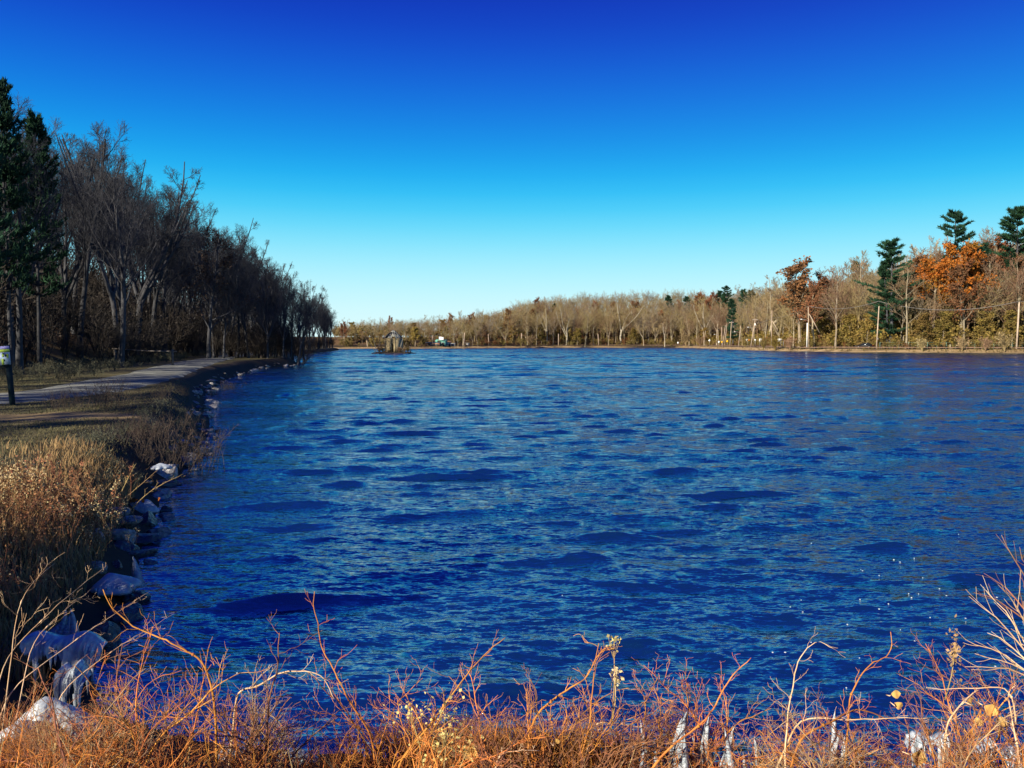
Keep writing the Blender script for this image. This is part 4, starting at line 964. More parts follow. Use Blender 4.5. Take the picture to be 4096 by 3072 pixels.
rock(125, 618, .0, .30, 'black rock under the bright ice cap', 0, sq=(1.2, 1, .8))
rock(140, 600, .0, .22, 'dark rock at the foot of the pointed ice', 3)
rock(100, 640, .05, .32, 'black rock beside the hanging ice curtain', 0)
rock(72, 660, .15, .34, 'dark rock under the ice curtain', 3)
rr_ = random.Random(9)
sh = shore[8:21]; pts = cut(sh, .36)
for n_, (x, y) in enumerate(pts[6:]):
    if y > 55 and n_ % 4: continue
    if y > 26 and n_ % 2: continue
    s = rr_.choice((.09, .12, .15, .18, .26))*rr_.uniform(.85, 1.2)*(1+.6*(y > 30)); xo = x-rr_.uniform(-.2, .75); yo = y+rr_.uniform(-.3, .3)
    o = link('shore_rock', rocks[n_ % 7], None, (xo, yo, max(.0, lz(xo, yo))*.9), (rr_.uniform(-.3, .3), rr_.uniform(-.3, .3), rr_.uniform(0, 6)), (s*rr_.uniform(.9, 1.5), s, s*rr_.uniform(.55, 1)))
    tag(o, 'grey stone in the rough edging between left bank and water', 'rock', 'stones edging the left bank')

# ice
def blade(rg, h, w, bend=.15, th=.02):
    n = 7; s = np.linspace(0, 1, n); ww = w*(1-s)**.7*(1+.15*rg.normal(size=n)); ww[-1] = .002
    ax = np.stack([bend*h*s**2, 0*s, h*s], 1); V = []
    for k in range(n): V += [ax[k]+(-ww[k], 0, 0), ax[k]+(0, -th*(1-s[k])-.003, 0), ax[k]+(ww[k], 0, 0), ax[k]+(0, th*(1-s[k])+.003, 0)]
    return V, [[k*4+j, k*4+(j+1) % 4, k*4+4+(j+1) % 4, k*4+4+j] for k in range(n-1) for j in range(4)]
ib = np.random.default_rng(5)
blades = [Geo().add(*blade(ib, 1., ib.uniform(.07, .13), ib.uniform(-.15, .2), ib.uniform(.03, .06))).mesh('ice_spike', M_ice, True) for _ in range(6)]
IG = 'upright ice blades in the brush'
for i, (px, h) in enumerate([(636,.14),(646,.2),(653,.26),(660,.22),(668,.27),(676,.30),(684,.33),(690,.24),(697,.28),(706,.2),(714,.30),(722,.16),(731,.24),(742,.26),(752,.15),(762,.2),(838,.26),(848,.3),(858,.22),(872,.17)]):
    Y = 4.78+.12*ib.uniform(-1, 1); x = (px-512)/F*Y
    o = link('ice_spike', blades[i % 6], None, (x, Y, lz(x, Y)-.02), (R(ib.uniform(-8, 8)), R(ib.uniform(-14, 14)), ib.uniform(-.5, .5)), (h*1.75, h*1.75, h*1.55))
    tag(o, 'pointed spike of grey white ice standing in the brush by the water', 'ice', IG)
def ice_cap(label, px, py, z, w, d_, h, seed, rz=0.):
    rg = np.random.default_rng(seed); p = gp(px, py, z); nx, nyy = 15, 9; V = []
    ph = rg.uniform(0, 6.28, 4); bumps = rg.normal(0, 1, (6, 3))
    for layer in (1, 0):
        for j_ in range(nyy):
            for i_ in range(nx):
                u, v_ = i_/(nx-1)*2-1, j_/(nyy-1)*2-1; X, Y_ = u*math.sqrt(1-v_*v_/2), v_*math.sqrt(1-u*u/2); r2 = X*X+Y_*Y_; th = math.atan2(Y_, X)
                e_ = 1+.22*math.sin(2*th+ph[0])+.13*math.sin(3*th+ph[1])+.07*math.sin(7*th+ph[2])
                lump = sum(b_[2]*math.exp(-((X-b_[0]*.5)**2+(Y_-b_[1]*.5)**2)*7) for b_ in bumps)*.35
                V.append((X*w*e_, Y_*d_*e_, h*(max(0, 1-r2)**.6+lump*(1-r2))-(0 if layer else .03+.04*(1-r2))-.03*r2))
    n = nx*nyy; qs = []
    for j_ in range(nyy-1):
        for i_ in range(nx-1):
            a_ = j_*nx+i_; qs += [[a_, a_+1, a_+nx+1, a_+nx], [n+a_, n+a_+nx, n+a_+nx+1, n+a_+1]]
    bd_ = [i_ for i_ in range(nx)]+[j_*nx+nx-1 for j_ in range(1, nyy)]+[(nyy-1)*nx+i_ for i_ in range(nx-2, -1, -1)]+[j_*nx for j_ in range(nyy-2, 0, -1)]
    for a_, b_ in zip(bd_, bd_[1:]+bd_[:1]): qs.append([a_, n+a_, n+b_, b_])
    e = thing('ice_sheet', label, 'ice', tuple(p), (0, 0, rz)); link('sheet', Geo().add(V, qs).mesh('sheet', M_ice, True), e); return e, rg
def icicles(e, rg, n, w, y, zt, lmin, lmax, r=.014):
    for k in range(n):
        x = -w+2*w*(k+rg.uniform(.2, .8))/n; L = rg.uniform(lmin, lmax)
        link('icicle', Geo().tube([(x, y+rg.uniform(-.03, .03), zt), (x+rg.uniform(-.01, .01), y, zt-L*.5), (x, y, zt-L)], [r*1.6, r, .002], 6).mesh('icicle', M_ice, True), e)
def curtain(label, p0, p1, Y0, Y1, drop, seed, bulge=.10, n_ic=14, lmin=.05, lmax=.16):
    """ice that ran down over a ledge: fluted sheet with a ragged lower edge, and a rim along its top"""
    rg = np.random.default_rng(seed); A = at(*p0, Y0); B = at(*p1, Y1); nx, nz_ = 90, 12; s_ = np.linspace(0, 1, nx)
    top_ = A*(1-s_[:, None])+B*s_[:, None]; top_[:, 2] += .03*np.sin(s_*9+seed)+.05*np.sin(s_*3.1)
    ph = rg.uniform(0, 6.28, 8); f = sum(np.sin(s_*(14+11*k)+ph[k])/(1+k*.5) for k in range(8))
    ln = drop*(.62+.30*np.sin(s_*5+ph[0])+.16*np.sin(s_*13+ph[1])+.12*np.sin(s_*37+ph[2])+.10*rg.uniform(-1, 1, nx))*np.minimum(1, 6*np.minimum(s_, 1-s_)+.25); ln = np.maximum(ln, .03)
    V = []
    for side in (0, 1):
        for k in range(nz_):
            v_ = k/(nz_-1); out_ = bulge*math.sin(min(1, v_*2.2)*1.57)+.03*v_
            P = top_.copy(); P[:, 1] -= out_+.013*f*min(1, v_*3)-side*(.035*(1-v_)+.003); P[:, 2] -= ln*v_**1.25; V.append(P)
    V = np.concatenate(V)-A; n = nx*nz_
    i_, k_ = np.meshgrid(np.arange(nx-1), np.arange(nz_-1)); a_ = (k_*nx+i_).ravel(); q1 = np.stack([a_, a_+1, a_+nx+1, a_+nx], 1); q2 = q1[:, ::-1]+n
    i0 = np.arange(nx-1); q3 = np.stack([i0, n+i0, n+i0+1, i0+1], 1); b_ = (nz_-1)*nx; q4 = np.stack([b_+i0, b_+i0+1, n+b_+i0+1, n+b_+i0], 1)
    e = thing('ice_curtain', label, 'ice', tuple(A)); link('sheet', Geo().add(V, np.vstack([q1, q2, q3, q4])).mesh('sheet', M_ice, True), e)
    for k in range(n_ic):
        t_ = rg.integers(2, nx-2); L = rg.uniform(lmin, lmax); q_ = V[(nz_-2)*nx+t_]
        link('icicle', Geo().tube([q_, q_-np.array([0, 0, L*.5]), q_-np.array([0, 0, L])], [.014, .009, .001], 6).mesh('icicle', M_ice, True), e)
curtain('long draped ice curtain hanging on dark rocks near the corner', (30, 637), (106, 642), 6.05, 6.25, .36, 1)
curtain('narrow frozen trickle below the ice curtain', (64, 668), (90, 672), 5.85, 5.85, .40, 2)
for k in range(4):
    o = link('ice_spike', blades[k], None, tuple(gp(52+k*7, 640, .36)), (0, R(25-4*k), .2), (.5, .5, .26)); tag(o, 'slanted ice fang rising from the top of the ice curtain', 'ice', 'ice fangs on the ice curtain')
e, rg = ice_cap('rounded blue white ice mound in the bottom left brush', 50, 728, .40, .23, .17, .13, 3); 
e, rg = ice_cap('small ice patch left of the rounded ice mound', 20, 728, .5, .10, .08, .04, 4)
e, rg = ice_cap('bright ice cap on the black shore rock', 116, 585, .22, .26, .16, .10, 5, .3); icicles(e, rg, 7, .22, -.15, .02, .05, .12)
o = link('ice_spike', blades[1], None, tuple(gp(137, 586, .05)), (0, R(4), 0), (.9, .9, .34)); tag(o, 'single pointed ice shard at the water beside the bright ice cap', 'ice')
e, rg = ice_cap('white ice crust on the far bend of the left shore', 147, 408, .25, .3, .22, .18, 6)
e, rg = ice_cap('thin pale ice shelf above the white ice crust', 145, 401, .35, .4, .12, .04, 7)
e, rg = ice_cap('ice glazed clump at the water with orange leaves', 141, 509, .12, .24, .16, .12, 8)
g = Geo(); pts = np.array([[-.25, -.05, .16], [-.2, .05, .14], [.12, .0, .17], [.2, -.04, .15], [.16, .06, .13]]); 
for k in range(8):
    o = link('leaf', Geo().add(*leafq(np.array([[rg.uniform(-.3, .3), rg.uniform(-.12, .12), .15]]), .055, rg)).mesh('leaf', M_orange), e)
e, rg = ice_cap('icy glazing among the stones below the dry weeds', 113, 500, .2, .22, .2, .06, 9)
e, rg = ice_cap('snowy cap on the big rounded dark rock', 161, 466, .40, .17, .13, .05, 10)
e, rg = ice_cap('white crust on the flat grey rock at the bend', 180, 441, .24, .2, .14, .05, 11)
curtain('flat hanging ice under a branch at the bottom right', (968, 747), (1020, 752), 4.75, 4.75, .05, 5, .01, 24, .06, .24)
curtain('fringe of icicles on a stem in the right hand brush', (905, 741), (948, 741), 4.85, 4.85, .05, 6, .01, 22, .06, .26)
ice_cap('small ice patch low in the brush right of the rounded ice mound', 236, 752, .12, .13, .09, .05, 21)
ice_cap('small ice patch low in the brush below the arched cane', 296, 757, .12, .12, .08, .05, 22)

# ------------------------------------------------------------------ weeds and grass on the left bank
def weed_kind(seed, h, stems, spread, stem_m, tuft_m=None, tuft=0, tr=.02, leaf_m=None, leaves=0, lr=.02, r=.004, branch=4, name='dry_weed', arch=1.3, twist=.05):
    rg = np.random.default_rng(seed); g = Geo(); P = []
    for i in range(stems):
        a = rg.uniform(0, 6.28); s = np.linspace(0, 1, 7)[:, None]; b0 = rg.normal(0, spread*.45, 2); o = rg.uniform(.1, .5)*h
        P.append(np.array([b0[0], b0[1], 0])+np.array([math.cos(a), math.sin(a), 0])*(o*s**arch)+np.array([0, 0, h*rg.uniform(.55, 1)])*(s-.25*(arch-1)*s**3)+np.cumsum(rg.normal(0, twist*h/6, (7, 3)), 0))
    P = np.array(P); Rr = r*np.linspace(1, .4, 7)[None].repeat(stems, 0); g.add(*tubes(P, Rr, 4))
    P2, R2, L2 = grow(rg, P, Rr, np.full(stems, h), branch, .35, 1, .65, .25, 4, .1, .15, .7, .5, .5); g.add(*tubes(P2, R2, 3))
    parts = [('foliage', g.mesh('foliage', stem_m))]
    tips = np.concatenate([P2[:, 2:].reshape(-1, 3), P[:, 5:].reshape(-1, 3)])
    if tuft:
        q_ = tips[rg.integers(0, len(tips), tuft)]+rg.normal(0, tr, (tuft, 3)); parts.append(('fluff', Geo().add(*leafq(q_, tr*.8, rg)).mesh('fluff', tuft_m)))
    if leaves:
        allp = np.concatenate([P2.reshape(-1, 3), P.reshape(-1, 3)]); q_ = allp[rg.integers(0, len(allp), leaves)]+rg.normal(0, lr, (leaves, 3)); parts.append(('leaves', Geo().add(*leafq(q_, lr, rg)).mesh('leaves', leaf_m)))
    return Kind(name, parts, h)
golden = [weed_kind(400+i, 1., 16, .9, M_strawtan, M_tuft, 420, .028, M_weedbrown, 260, .026, r=.006) for i in range(3)]
brownw = [weed_kind(410+i, 1., 26, 1.1, M_weedbrown, M_tuft, 60, .02, M_weedbrown, 420, .024, r=.007, branch=7, name='bramble') for i in range(3)]
greyw = [weed_kind(420+i, .6, 22, .8, M_weedgrey, None, 0, .02, M_weedgrey, 300, .02, r=.006, name='grey_weed') for i in range(2)]
M_shrubdark = mat('dark_shrub_stems', (.085, .060, .045), (.05, .04, .034), 4., rnd=.25)
darkb = [weed_kind(430+i, 1.2, 34, .9, M_shrubdark, None, 0, .02, M_brownleaf, 240, .02, r=.008, branch=8, name='dark_shrub') for i in range(2)]
wr_ = random.Random(3)
n_g = n_b = 0
for n_ in range(150):                                                  # band of weeds behind the stones
    y = 6.6+(5.6*wr_.random() if n_ < 95 else 20*wr_.random())
    xs = float(np.interp(y, shore[7:18, 1], shore[7:18, 0]))
    xo = xs-.5-wr_.random()**.9*(4.6 if n_ < 95 else 1.3)
    px = 512+F*xo/y
    if px < -60: continue
    s = wr_.uniform(.6, 1.15)*(1 if y < 15 else .8)
    px = 512+F*xo/y; place = next(l for m_, l in ((0, 'outside the left edge'), (45, 'near the left edge'), (95, 'on the left bank'), (9999, 'just above the shore stones')) if px < m_)
    dep = 'close to the ice curtain' if y < 8.2 else 'level with the grey boulder' if y < 10.2 else 'level with the icy clump' if y < 13 else 'up by the shore bend' if y < 20 else 'beyond the shore bend'
    if 8.6 < y < 11.2 and wr_.random() < .6: wr_.choice(golden).put(xo, y, s*.52, 'straw weed with pale fluffy heads '+place+' '+dep, 'weed', 'pale dry weeds on the left bank')
    elif y <= 10.6: wr_.choice(brownw).put(xo, y, s*.62, 'tangled brown bramble '+place+' '+dep, 'bramble', 'brown brambles on the left bank')
    else: wr_.choice(greyw).put(xo, y, s*.36, 'low grey green weed clump '+place+' '+dep, 'weed', 'grey green weeds on the left bank')
for px, py, s, lab in ((98,408,1.0,'orange tinged weed clump beside the path edge'),(118,411,.9,'dark weed clump right of the orange tinged clump'),(60,409,.7,'small weed tuft on the grass near the notice board'),(174,424,1.15,'big dark bare shrub overhanging the shore bend'),(186,430,1.1,'dark twiggy shrub at the water side of the shore bend'),(156,424,.8,'dark shrub inland of the shore bend'),(160,436,.9,'low dark shrub above the flat grey rock'),(137,432,.8,'small dark shrub between grass and shore bend'),(225,374,1.0,'low shrub on the shore near the path end'),(248,371,1.1,'low dark shrub by the water before the point'),(210,379,.7,'weedy tuft on the shore before the low shrub'),(180,390,.5,'tuft of dry weeds on the narrow shore strip'),(160,398,.5,'tuft of dry weeds between path and stones')):
    p = gp(px, py, .9); darkb[len(lab) % 2].put(p[0], p[1], s, lab, 'shrub', z=lz(p[0], p[1])-.04)
# grass
def grassmesh(n, fn, h0, h1, w, seed, m, name):
    rg = np.random.default_rng(seed); x, y = fn(rg, n); z = land(x, y)-.01; n = len(x)
    h = rg.uniform(h0, h1, n); a = rg.uniform(0, 6.28, n); l = rg.uniform(.2, .8, n)*h
    dx, dy = np.cos(a), np.sin(a); b = np.stack([x, y, z], 1); wv_ = np.stack([-dy, dx, 0*x], 1)*w
    mid = b+np.stack([dx*l*.3, dy*l*.3, h*.6], 1); tip = b+np.stack([dx*l, dy*l, h], 1)
    V = np.stack([b-wv_, b+wv_, mid+wv_*.7, mid-wv_*.7, tip], 1).reshape(-1, 3); i_ = np.arange(n)*5
    return struct(link(name, mk(name, V, np.stack([i_, i_+1, i_+2, i_+3], 1), np.stack([i_+3, i_+2, i_+4], 1), m)), 'stuff')
def bankpts(rg, n):
    y = 5+40*rg.uniform(0, 1, n)**1.5; xs = np.interp(y, shore[7:20, 1], shore[7:20, 0]); x = xs-.9-rg.uniform(0, 1, n)*(3+y*.45)
    k = (pdist(x, y) > 2.4) & (np.hypot((x+12.5)/1.9, (y-20.8)/.62) > 1.5); return x[k], y[k]
grassmesh(90000, bankpts, .02, .075, .008, 1, M_grass, 'short_grass')
def shoreg(rg, n):
    y = 6+9*rg.uniform(0, 1, n)**1.2; xs = np.interp(y, shore[7:20, 1], shore[7:20, 0]); x = xs-.45-np.abs(rg.normal(0, .8, n)); return x, y
grassmesh(9000, shoreg, .08, .30, .006, 2, M_strawtan, 'dry_grass')

# ------------------------------------------------------------------ brush in the foreground
def brush_kind(seed, m, stems=8, h=.9, n2=8, r=.0056, name='dry_shrub'):
    rg = np.random.default_rng(seed); parts = []; hh = 0; tw = Geo()
    for i in range(stems):
        a = rg.uniform(0, 6.28); d = nz(np.array([math.cos(a)*rg.uniform(.2, 1.1), math.sin(a)*rg.uniform(.2, 1.1), 1.])); p = np.array([*rg.normal(0, .10, 2), 0.]); L = h*rg.uniform(.55, 1.15); q_ = [p]
        bend = nz(rg.normal(size=3)*np.array([1, 1, .3]))*.10
        for s in range(11):
            d = nz(d+bend+rg.normal(0, .15, 3)); p = p+d*L/11; q_.append(p)
        P = np.array(q_)[None]; Rr = r*rg.uniform(.65, 1.45)*np.linspace(1, .36, 12)[None]; g = Geo().add(*tubes(P, Rr, 5))
        P2, R2, L2 = grow(rg, P, Rr, np.array([h]), n2, .22, 1., .62, .36, 7, .07, .24, .66, .45, .45); g.add(*tubes(P2, R2, 4)); hh = max(hh, P2[..., 2].max())
        parts.append(('stem', g.mesh('stem', m, True)))
        P3, R3, L3 = grow(rg, P2, R2, L2, 4, .25, 1., .6, .42, 5, .10, .28, .65, .5, .3); tw.add(*tubes(P3, np.maximum(R3, .0012), 3))
    return Kind(name, parts+[('crown', tw.mesh('crown', m))], hh)
M_brush3 = mat('tan_stems', (.48, .33, .17), (.26, .16, .08), 9., rnd=.25, rough=.75)
br = [brush_kind(500+i, (M_brush2, M_brush, M_brush, M_brush2, M_brush3, M_brush, M_brush2, M_brush)[i], stems=(7, 9, 8, 10)[i % 4]) for i in range(8)]
BG = 'orange brown shrubs along the near bank'
bs = random.Random(17)
for n_ in range(86):
    Y = bs.uniform(3.4, 5.05); px = bs.uniform(-60, 1090)
    if 620 < px < 775 and Y < 4.75: Y = 4.95
    x = (px-512)/F*Y
    if x < -2.2 and Y > 4.7: Y -= .5
    tgt = np.interp(px, [-60, 60, 110, 160, 260, 330, 420, 520, 620, 700, 800, 900, 1024, 1100], [690, 690, 660, 640, 640, 640, 655, 650, 655, 650, 655, 665, 660, 650])+bs.choice((-8, 6, 20, 34, 48, 62, 78, 92))+bs.uniform(-10, 14)
    top = at(px, tgt, Y)[2]; z0 = lz(x, Y)
    br[n_ % 8].put(x, Y, float(np.clip(top-z0, .30, 1.05)), ('purplish brown', 'orange brown', 'orange brown', 'purplish brown', 'straw brown', 'orange brown', 'purplish brown', 'orange brown')[n_ % 8]+' shrub '+('low in front ' if tgt > 715 else 'of middle height ' if tgt > 675 else 'rising tall ')+next(l for m_, l in ((0, 'outside the left edge'), (110, 'by the rounded ice mound'), (210, 'right of the ice curtain'), (350, 'round the pale arched cane'), (480, 'by the spray of yellow seed heads'), (620, 'round the matted stalks'), (780, 'among the ice spikes'), (900, 'left of the curled orange leaf'), (1024, 'near the tan leaves on the right'), (9999, 'outside the right edge')) if px < m_), 'shrub', BG, z=z0-.02, wide=bs.uniform(.9, 1.3))
# low matted litter between the stems
def matpts(rg, n):
    Y = rg.uniform(3.2, 5.15, n); x = rg.uniform(-3.4, 4.4, n); return x, Y
grassmesh(3500, matpts, .05, .22, .003, 6, M_brush, 'brush_litter')
grassmesh(450, matpts, .10, .36, .004, 16, M_strawtan, 'dead_grass')
grassmesh(6000, lambda rg, n: (rg.normal(.05, .42, n), 5.0+rg.normal(0, .10, n)), .06, .34, .0035, 7, M_mat, 'matted_stalks')
# bare bush leaning in from the right
def fan(label, base, tips, Y0, m=M_cane, r=.006, group=None, cat='shrub', name='bare_bush', seed=1):
    rg = np.random.default_rng(seed); b0 = at(*base, Y0); e = thing(name, label, cat, tuple(b0), group=group); P = []
    for (px, py, dY) in tips:
        t_ = at(px, py, Y0+dY)-b0; s = np.linspace(0, 1, 7)[:, None]; P.append(t_*s+np.array([0, 0, .10*np.linalg.norm(t_)])*np.sin(s*3.14)+rg.normal(0, .008, (7, 3))*s)
    P = np.array(P); Rr = r*np.linspace(1, .25, 7)[None].repeat(len(P), 0); g = Geo().add(*tubes(P, Rr, 5))
    L = np.linalg.norm(P[:, -1], axis=1); P2, R2, L2 = grow(rg, P, Rr, L, 5, .3, .95, .5, .28, 5, .10, .08, .6, .4, .4); g2 = Geo().add(*tubes(P2, np.maximum(R2, .0012), 4))
    link('crown', g2.mesh('crown', m), e)
    for k in range(len(P)): link('stem', Geo().add(*tubes(P[k:k+1], Rr[k:k+1], 5)).mesh('stem', m, True), e)
    return e
fan('pale bare bush reaching in from the right edge over the water', (1050, 690), [(968, 597, 0), (962, 640, .2), (985, 590, .3), (1000, 585, -.2), (975, 655, 0), (1012, 600, .1), (990, 632, .2), (965, 668, -.1)], 4.5, seed=2)
fan('upper bare bush at the right edge with tall thin shoots', (1045, 640), [(1000, 535, 0), (1022, 548, .1), (986, 572, .2), (1018, 575, .2), (975, 592, .1), (1030, 520, 0)], 4.7, M_brush2, seed=3)
def cane(label, pts, r=.007, m=M_cane):
    P = np.array([at(px, py, Y) for px, py, Y in pts]); z0 = lz(P[0, 0], P[0, 1]-.1)
    if P[0, 2] > z0+.08:                                              # rooted in the bank
        d0 = nz((P[0]-P[1])*np.array([.35, .35, 1])+np.array([0, 0, -.25])); n0 = (P[0, 2]-z0)/max(.2, -d0[2]); P = np.vstack([[P[0]+d0*n0], [P[0]+d0*n0*.5], P])
    P = resample(P, 4*len(P))
    e = thing('dead_cane', label, 'cane', tuple(P[0])); n = len(P); rg = np.random.default_rng(len(label)*7+n)
    P = P+np.cumsum(rg.normal(0, .004, P.shape), 0)*np.linspace(0, 1, n)[:, None]
    L_ = np.linalg.norm(np.diff(P, axis=0), axis=1).sum(); P2, R2, L2 = grow(rg, (P-P[0])[None], (np.linspace(1, .3, n)*r)[None], np.array([L_]), 7, .35, .95, .75, .14, 6, .06, .25, .5, .4, .4); P3, R3, L3 = grow(rg, P2, R2, L2, 3, .3, 1, .6, .5, 4, .08, .2, .65, .5, .3)
    link('crown', Geo().add(*tubes(P2, R2, 4)).add(*tubes(P3, np.maximum(R3, .0011), 3)).mesh('crown', m, True), e)
    link('stem', Geo().tube(P-P[0], np.linspace(1, .3, n)*r, 6).mesh('stem', m, True), e)
    k = n//2; d_ = P[k]-P[0]; link('node', Geo().tube([d_-(P[k]-P[k-1])*.25, d_, d_+(P[k]-P[k-1])*.25], [r*.7, r*1.35, r*.7], 6).mesh('node', m, True), e)
fx = lambda x, y: ((1000+x*.4653)/4, (2300+y*.4653)/4)
C = lambda x, y, Y: (*fx(x, y), Y)
cane('pale arched cane bowed over the brush, brightest of the canes', [C(-90,960,4.5),(*fx(70,962),4.5),C(220,825,4.5),C(400,785,4.5),C(635,795,4.5),C(690,920,4.48),C(740,1035,4.45)], .0075)
cane('long reddish stem rising highest in the brush', [C(1050,1380,4.5),C(850,1050,4.5),C(700,720,4.55),C(620,520,4.6),C(650,390,4.6),C(605,240,4.6),C(635,110,4.6)], .007, M_brush)
cane('hooked thick stem left of the arched cane', [(215,712,4.3),(212,684,4.35),(200,656,4.4),(165,640,4.45),(140,627,4.5),(115,610,4.5),(104,600,4.52),(103,588,4.52)], .008, M_brush)
cane('long straight stem slanting up through the middle brush', [C(1280,1600,4.3),C(1500,1340,4.4),C(1750,1000,4.5),C(1950,780,4.55),C(2149,600,4.6)], .008, M_brush)
gx_ = lambda x, y: ((2000+x*.4653)/4, (2300+y*.4653)/4)
G_ = lambda x, y, Y: (*gx_(x, y), Y)
cane('pale stem lying level over the matted stalks', [G_(820,1240,4.7),G_(1060,1275,4.7),G_(1330,1300,4.7)], .005)
cane('thick orange stem crossing from left to the seed heads', [G_(300,1180,4.4),G_(560,990,4.5),G_(780,910,4.55),G_(810,760,4.55),G_(900,690,4.6),G_(1000,720,4.6)], .008, M_brush)
cane('orange stem angling across the ice blades', [G_(1290,1659,4.2),G_(1500,1440,4.3),G_(1740,1280,4.4),G_(1870,1060,4.5),G_(2000,820,4.55),G_(2130,690,4.6)], .0085, M_brush)
cane('pale twig level at the bottom middle', [G_(-20,1520,4.0),G_(150,1505,4.0),G_(300,1500,4.05)], .006)
hx_ = lambda x, y: ((3096+x*.5858)/4, (2100+y*.5858)/4)
H_ = lambda x, y, Y: (*hx_(x, y), Y)
cane('pale cane bent double at the right edge', [H_(1680,1659,4.1),H_(1690,1500,4.1),H_(1640,1300,4.15),H_(1620,1110,4.2),H_(1690,1065,4.2)], .008)
cane('long low cane under the bent one at lower right', [H_(1640,1120,4.5),H_(1560,1100,4.5),H_(1400,1125,4.5),H_(1180,1112,4.5),H_(1060,1095,4.5)], .006)
cane('thick pale stick slanting below the long low cane', [H_(1190,1330,4.3),H_(1300,1210,4.35),H_(1400,1125,4.4)], .009)
cane('long arching stem in the right hand brush', [H_(170,1430,4.2),H_(400,1330,4.3),H_(540,1240,4.4),H_(700,1235,4.45),H_(850,1300,4.45)], .0085, M_brush)
cane('level pale stem under the arching stem', [H_(160,1305,4.4),H_(460,1330,4.4),H_(800,1300,4.4),H_(1060,1280,4.4)], .006)
cane('hooked stem tip above the right hand brush', [H_(90,1300,4.4),H_(130,1080,4.5),H_(170,890,4.55),H_(250,810,4.6),H_(375,765,4.6),H_(425,830,4.6)], .006)
cane('branching stem with a tall tip at right centre', [H_(540,1140,4.5),H_(640,1030,4.5),H_(720,960,4.55),H_(865,925,4.6),H_(858,830,4.6),H_(855,765,4.6)], .0065, M_brush)
for k_, (x0, y0, x1, y1) in enumerate([(5,655,110,565),(8,690,150,590),(30,640,95,585),(60,690,175,612),(18,600,60,560)]):
    cane(['dry stalk slanting over the dark left bank, uppermost of four', 'dry stalk slanting over the dark left bank, longest one', 'short dry stalk between the longer slanting stalks', 'dry stalk slanting just above the ice curtain', 'small dry stalk at the left edge above the slanting ones'][k_], [(x0, y0, 5.2), ((x0+x1)/2, (y0+y1)/2-4, 5.5), (x1, y1, 6.)], .004)
for k_, (a_, b_, c_) in enumerate([((110,510),(135,490),(158,470)),((125,515),(150,490),(182,474)),((115,505),(128,478),(135,462))]):
    cane(['long grass stalk arching over the water, lower one', 'long grass stalk arching furthest over the water', 'grass stalk standing above the icy clump'][k_], [(*a_, 12.2), (*b_, 12.3), (*c_, 12.4)], .008, M_strawtan)
# seed heads and leaves
def seedhead(label, px, py, Y, base, n, sp, s=.012, m=M_seed):
    c = at(px, py, Y); b0 = at(*base, Y); e = thing('seed_head', label, 'seed head', tuple(b0)); rg = np.random.default_rng(int(px))
    link('stem', Geo().tube([(0, 0, 0), (c-b0)*.5+np.array([.01, 0, 0]), c-b0], [.004, .0035, .002], 5).mesh('stem', M_strawtan, True), e)
    q_ = rg.normal(0, 1, (n, 3))*np.array(sp)+(c-b0); struct(link('seeds', Geo().add(*leafq(q_, s, rg, .8)).mesh('seeds', m), e), 'stuff')
    st_ = np.stack([np.tile((c-b0)*.8, (n//4, 1)), q_[:n//4]], 1); link('stalks', Geo().add(*tubes(st_, np.full((n//4, 2), .0012), 3)).mesh('stalks', M_strawtan), e)['kind'] = 'stuff'
seedhead('big spray of yellow seed heads in the middle of the brush', 446, 735, 4.2, (440, 790), 230, (.085, .06, .11), .011)
seedhead('small yellow seed head above the left part of the spray', 410, 712, 4.3, (425, 775), 60, (.05, .04, .03), .010)
seedhead('single yellow seed head above the water', 614, 643, 4.6, (612, 720), 30, (.02, .02, .022), .012)
seedhead('cream seed pod below the single yellow seed head', 616, 675, 4.55, (611, 730), 24, (.018, .02, .025), .013, M_tuft)
seedhead('feathery brown plume standing above the right hand brush', 955, 650, 4.6, (945, 700), 90, (.018, .02, .07), .012, M_strawtan)
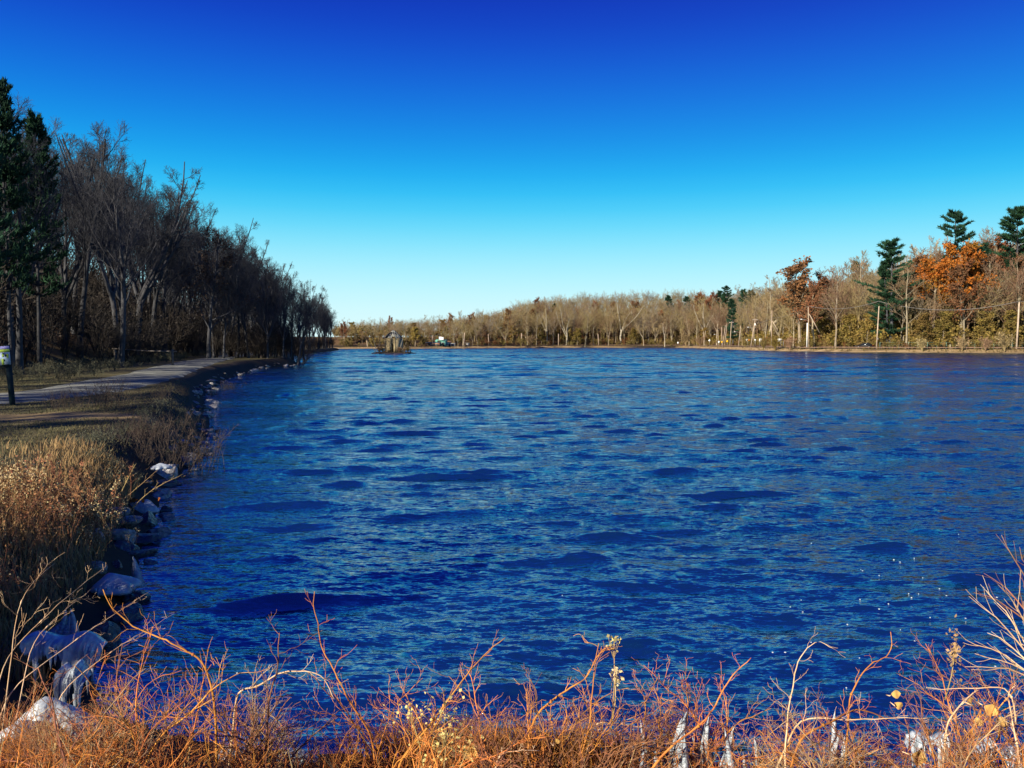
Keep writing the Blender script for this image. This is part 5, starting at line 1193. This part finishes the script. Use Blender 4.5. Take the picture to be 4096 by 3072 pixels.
def leaf(label, px, py, Y, s, seed):
    rg = np.random.default_rng(seed); c = at(px, py, Y); g = Geo(); n = 7; V = []
    for k in range(n):
        t_ = k/(n-1); w = math.sin(math.pi*min(1, t_*.95+.03))*.45
        for u in (-1, 0, 1): V.append((t_-.5, u*w, .25*abs(u)*w+.12*math.sin(t_*6+seed)))
    V = np.array(V)*s; q_ = [[k*3+j, k*3+j+1, k*3+4+j, k*3+3+j] for k in range(n-1) for j in (0, 1)]
    e = thing('dry_leaf', label, 'leaf', tuple(c), (R(rg.uniform(40, 110)), R(rg.uniform(-30, 30)), rg.uniform(-.6, .6)))
    link('leaf_blade', Geo().add(V, q_).mesh('leaf_blade', M_leaf_tan, True), e); link('leaf_stalk', Geo().tube([(-.5*s, 0, 0), (-.8*s, 0, .03), (-1.0*s, 0, .0)], .003, 5).mesh('leaf_stalk', M_cane), e)
for k, (px, py, s, lab) in enumerate(((991,710,.075,'largest crumpled tan leaf caught in the right hand brush'),(1002,722,.06,'tan leaf below and right of the largest leaf'),(978,722,.05,'small tan leaf below the largest leaf'),(970,700,.05,'tan leaf above left of the largest leaf'),(899,705,.05,'small folded yellow leaf in the right hand brush'),(896,694,.05,'orange leaf just above the folded yellow leaf'),(918,757,.12,'long curled orange leaf at the bottom right'),(470,752,.10,'big pale leaf at the bottom middle'),(557,741,.035,'tiny yellow leaf over the matted stalks'))):
    leaf(lab, px, py, 4.25, s, k+1)
# foam flecks on the water
fr_ = np.random.default_rng(4); g = Geo()
px = np.r_[fr_.normal(900, 60, 34), fr_.normal(250, 50, 8), fr_.uniform(300, 1024, 4)]; py = np.r_[fr_.normal(610, 40, 34), fr_.normal(650, 22, 8), fr_.uniform(520, 680, 4)]
for a_, b_ in zip(px, py):
    p = gp(a_, b_, 0.); dx_, dy_, dz_ = water_disp(np.array([p[0]]), np.array([p[1]]), np.array([p[1]*.005])); s = fr_.uniform(.004, .013)
    g.tube([(p[0]+dx_[0], p[1]+dy_[0], dz_[0]-.01), (p[0]+dx_[0], p[1]+dy_[0], dz_[0]+.002), (p[0]+dx_[0], p[1]+dy_[0], dz_[0]+.005)], [s, s*.9, s*.3], 7)
struct(link('foam_flecks', g.mesh('foam_flecks', M_foam, True)), 'stuff')
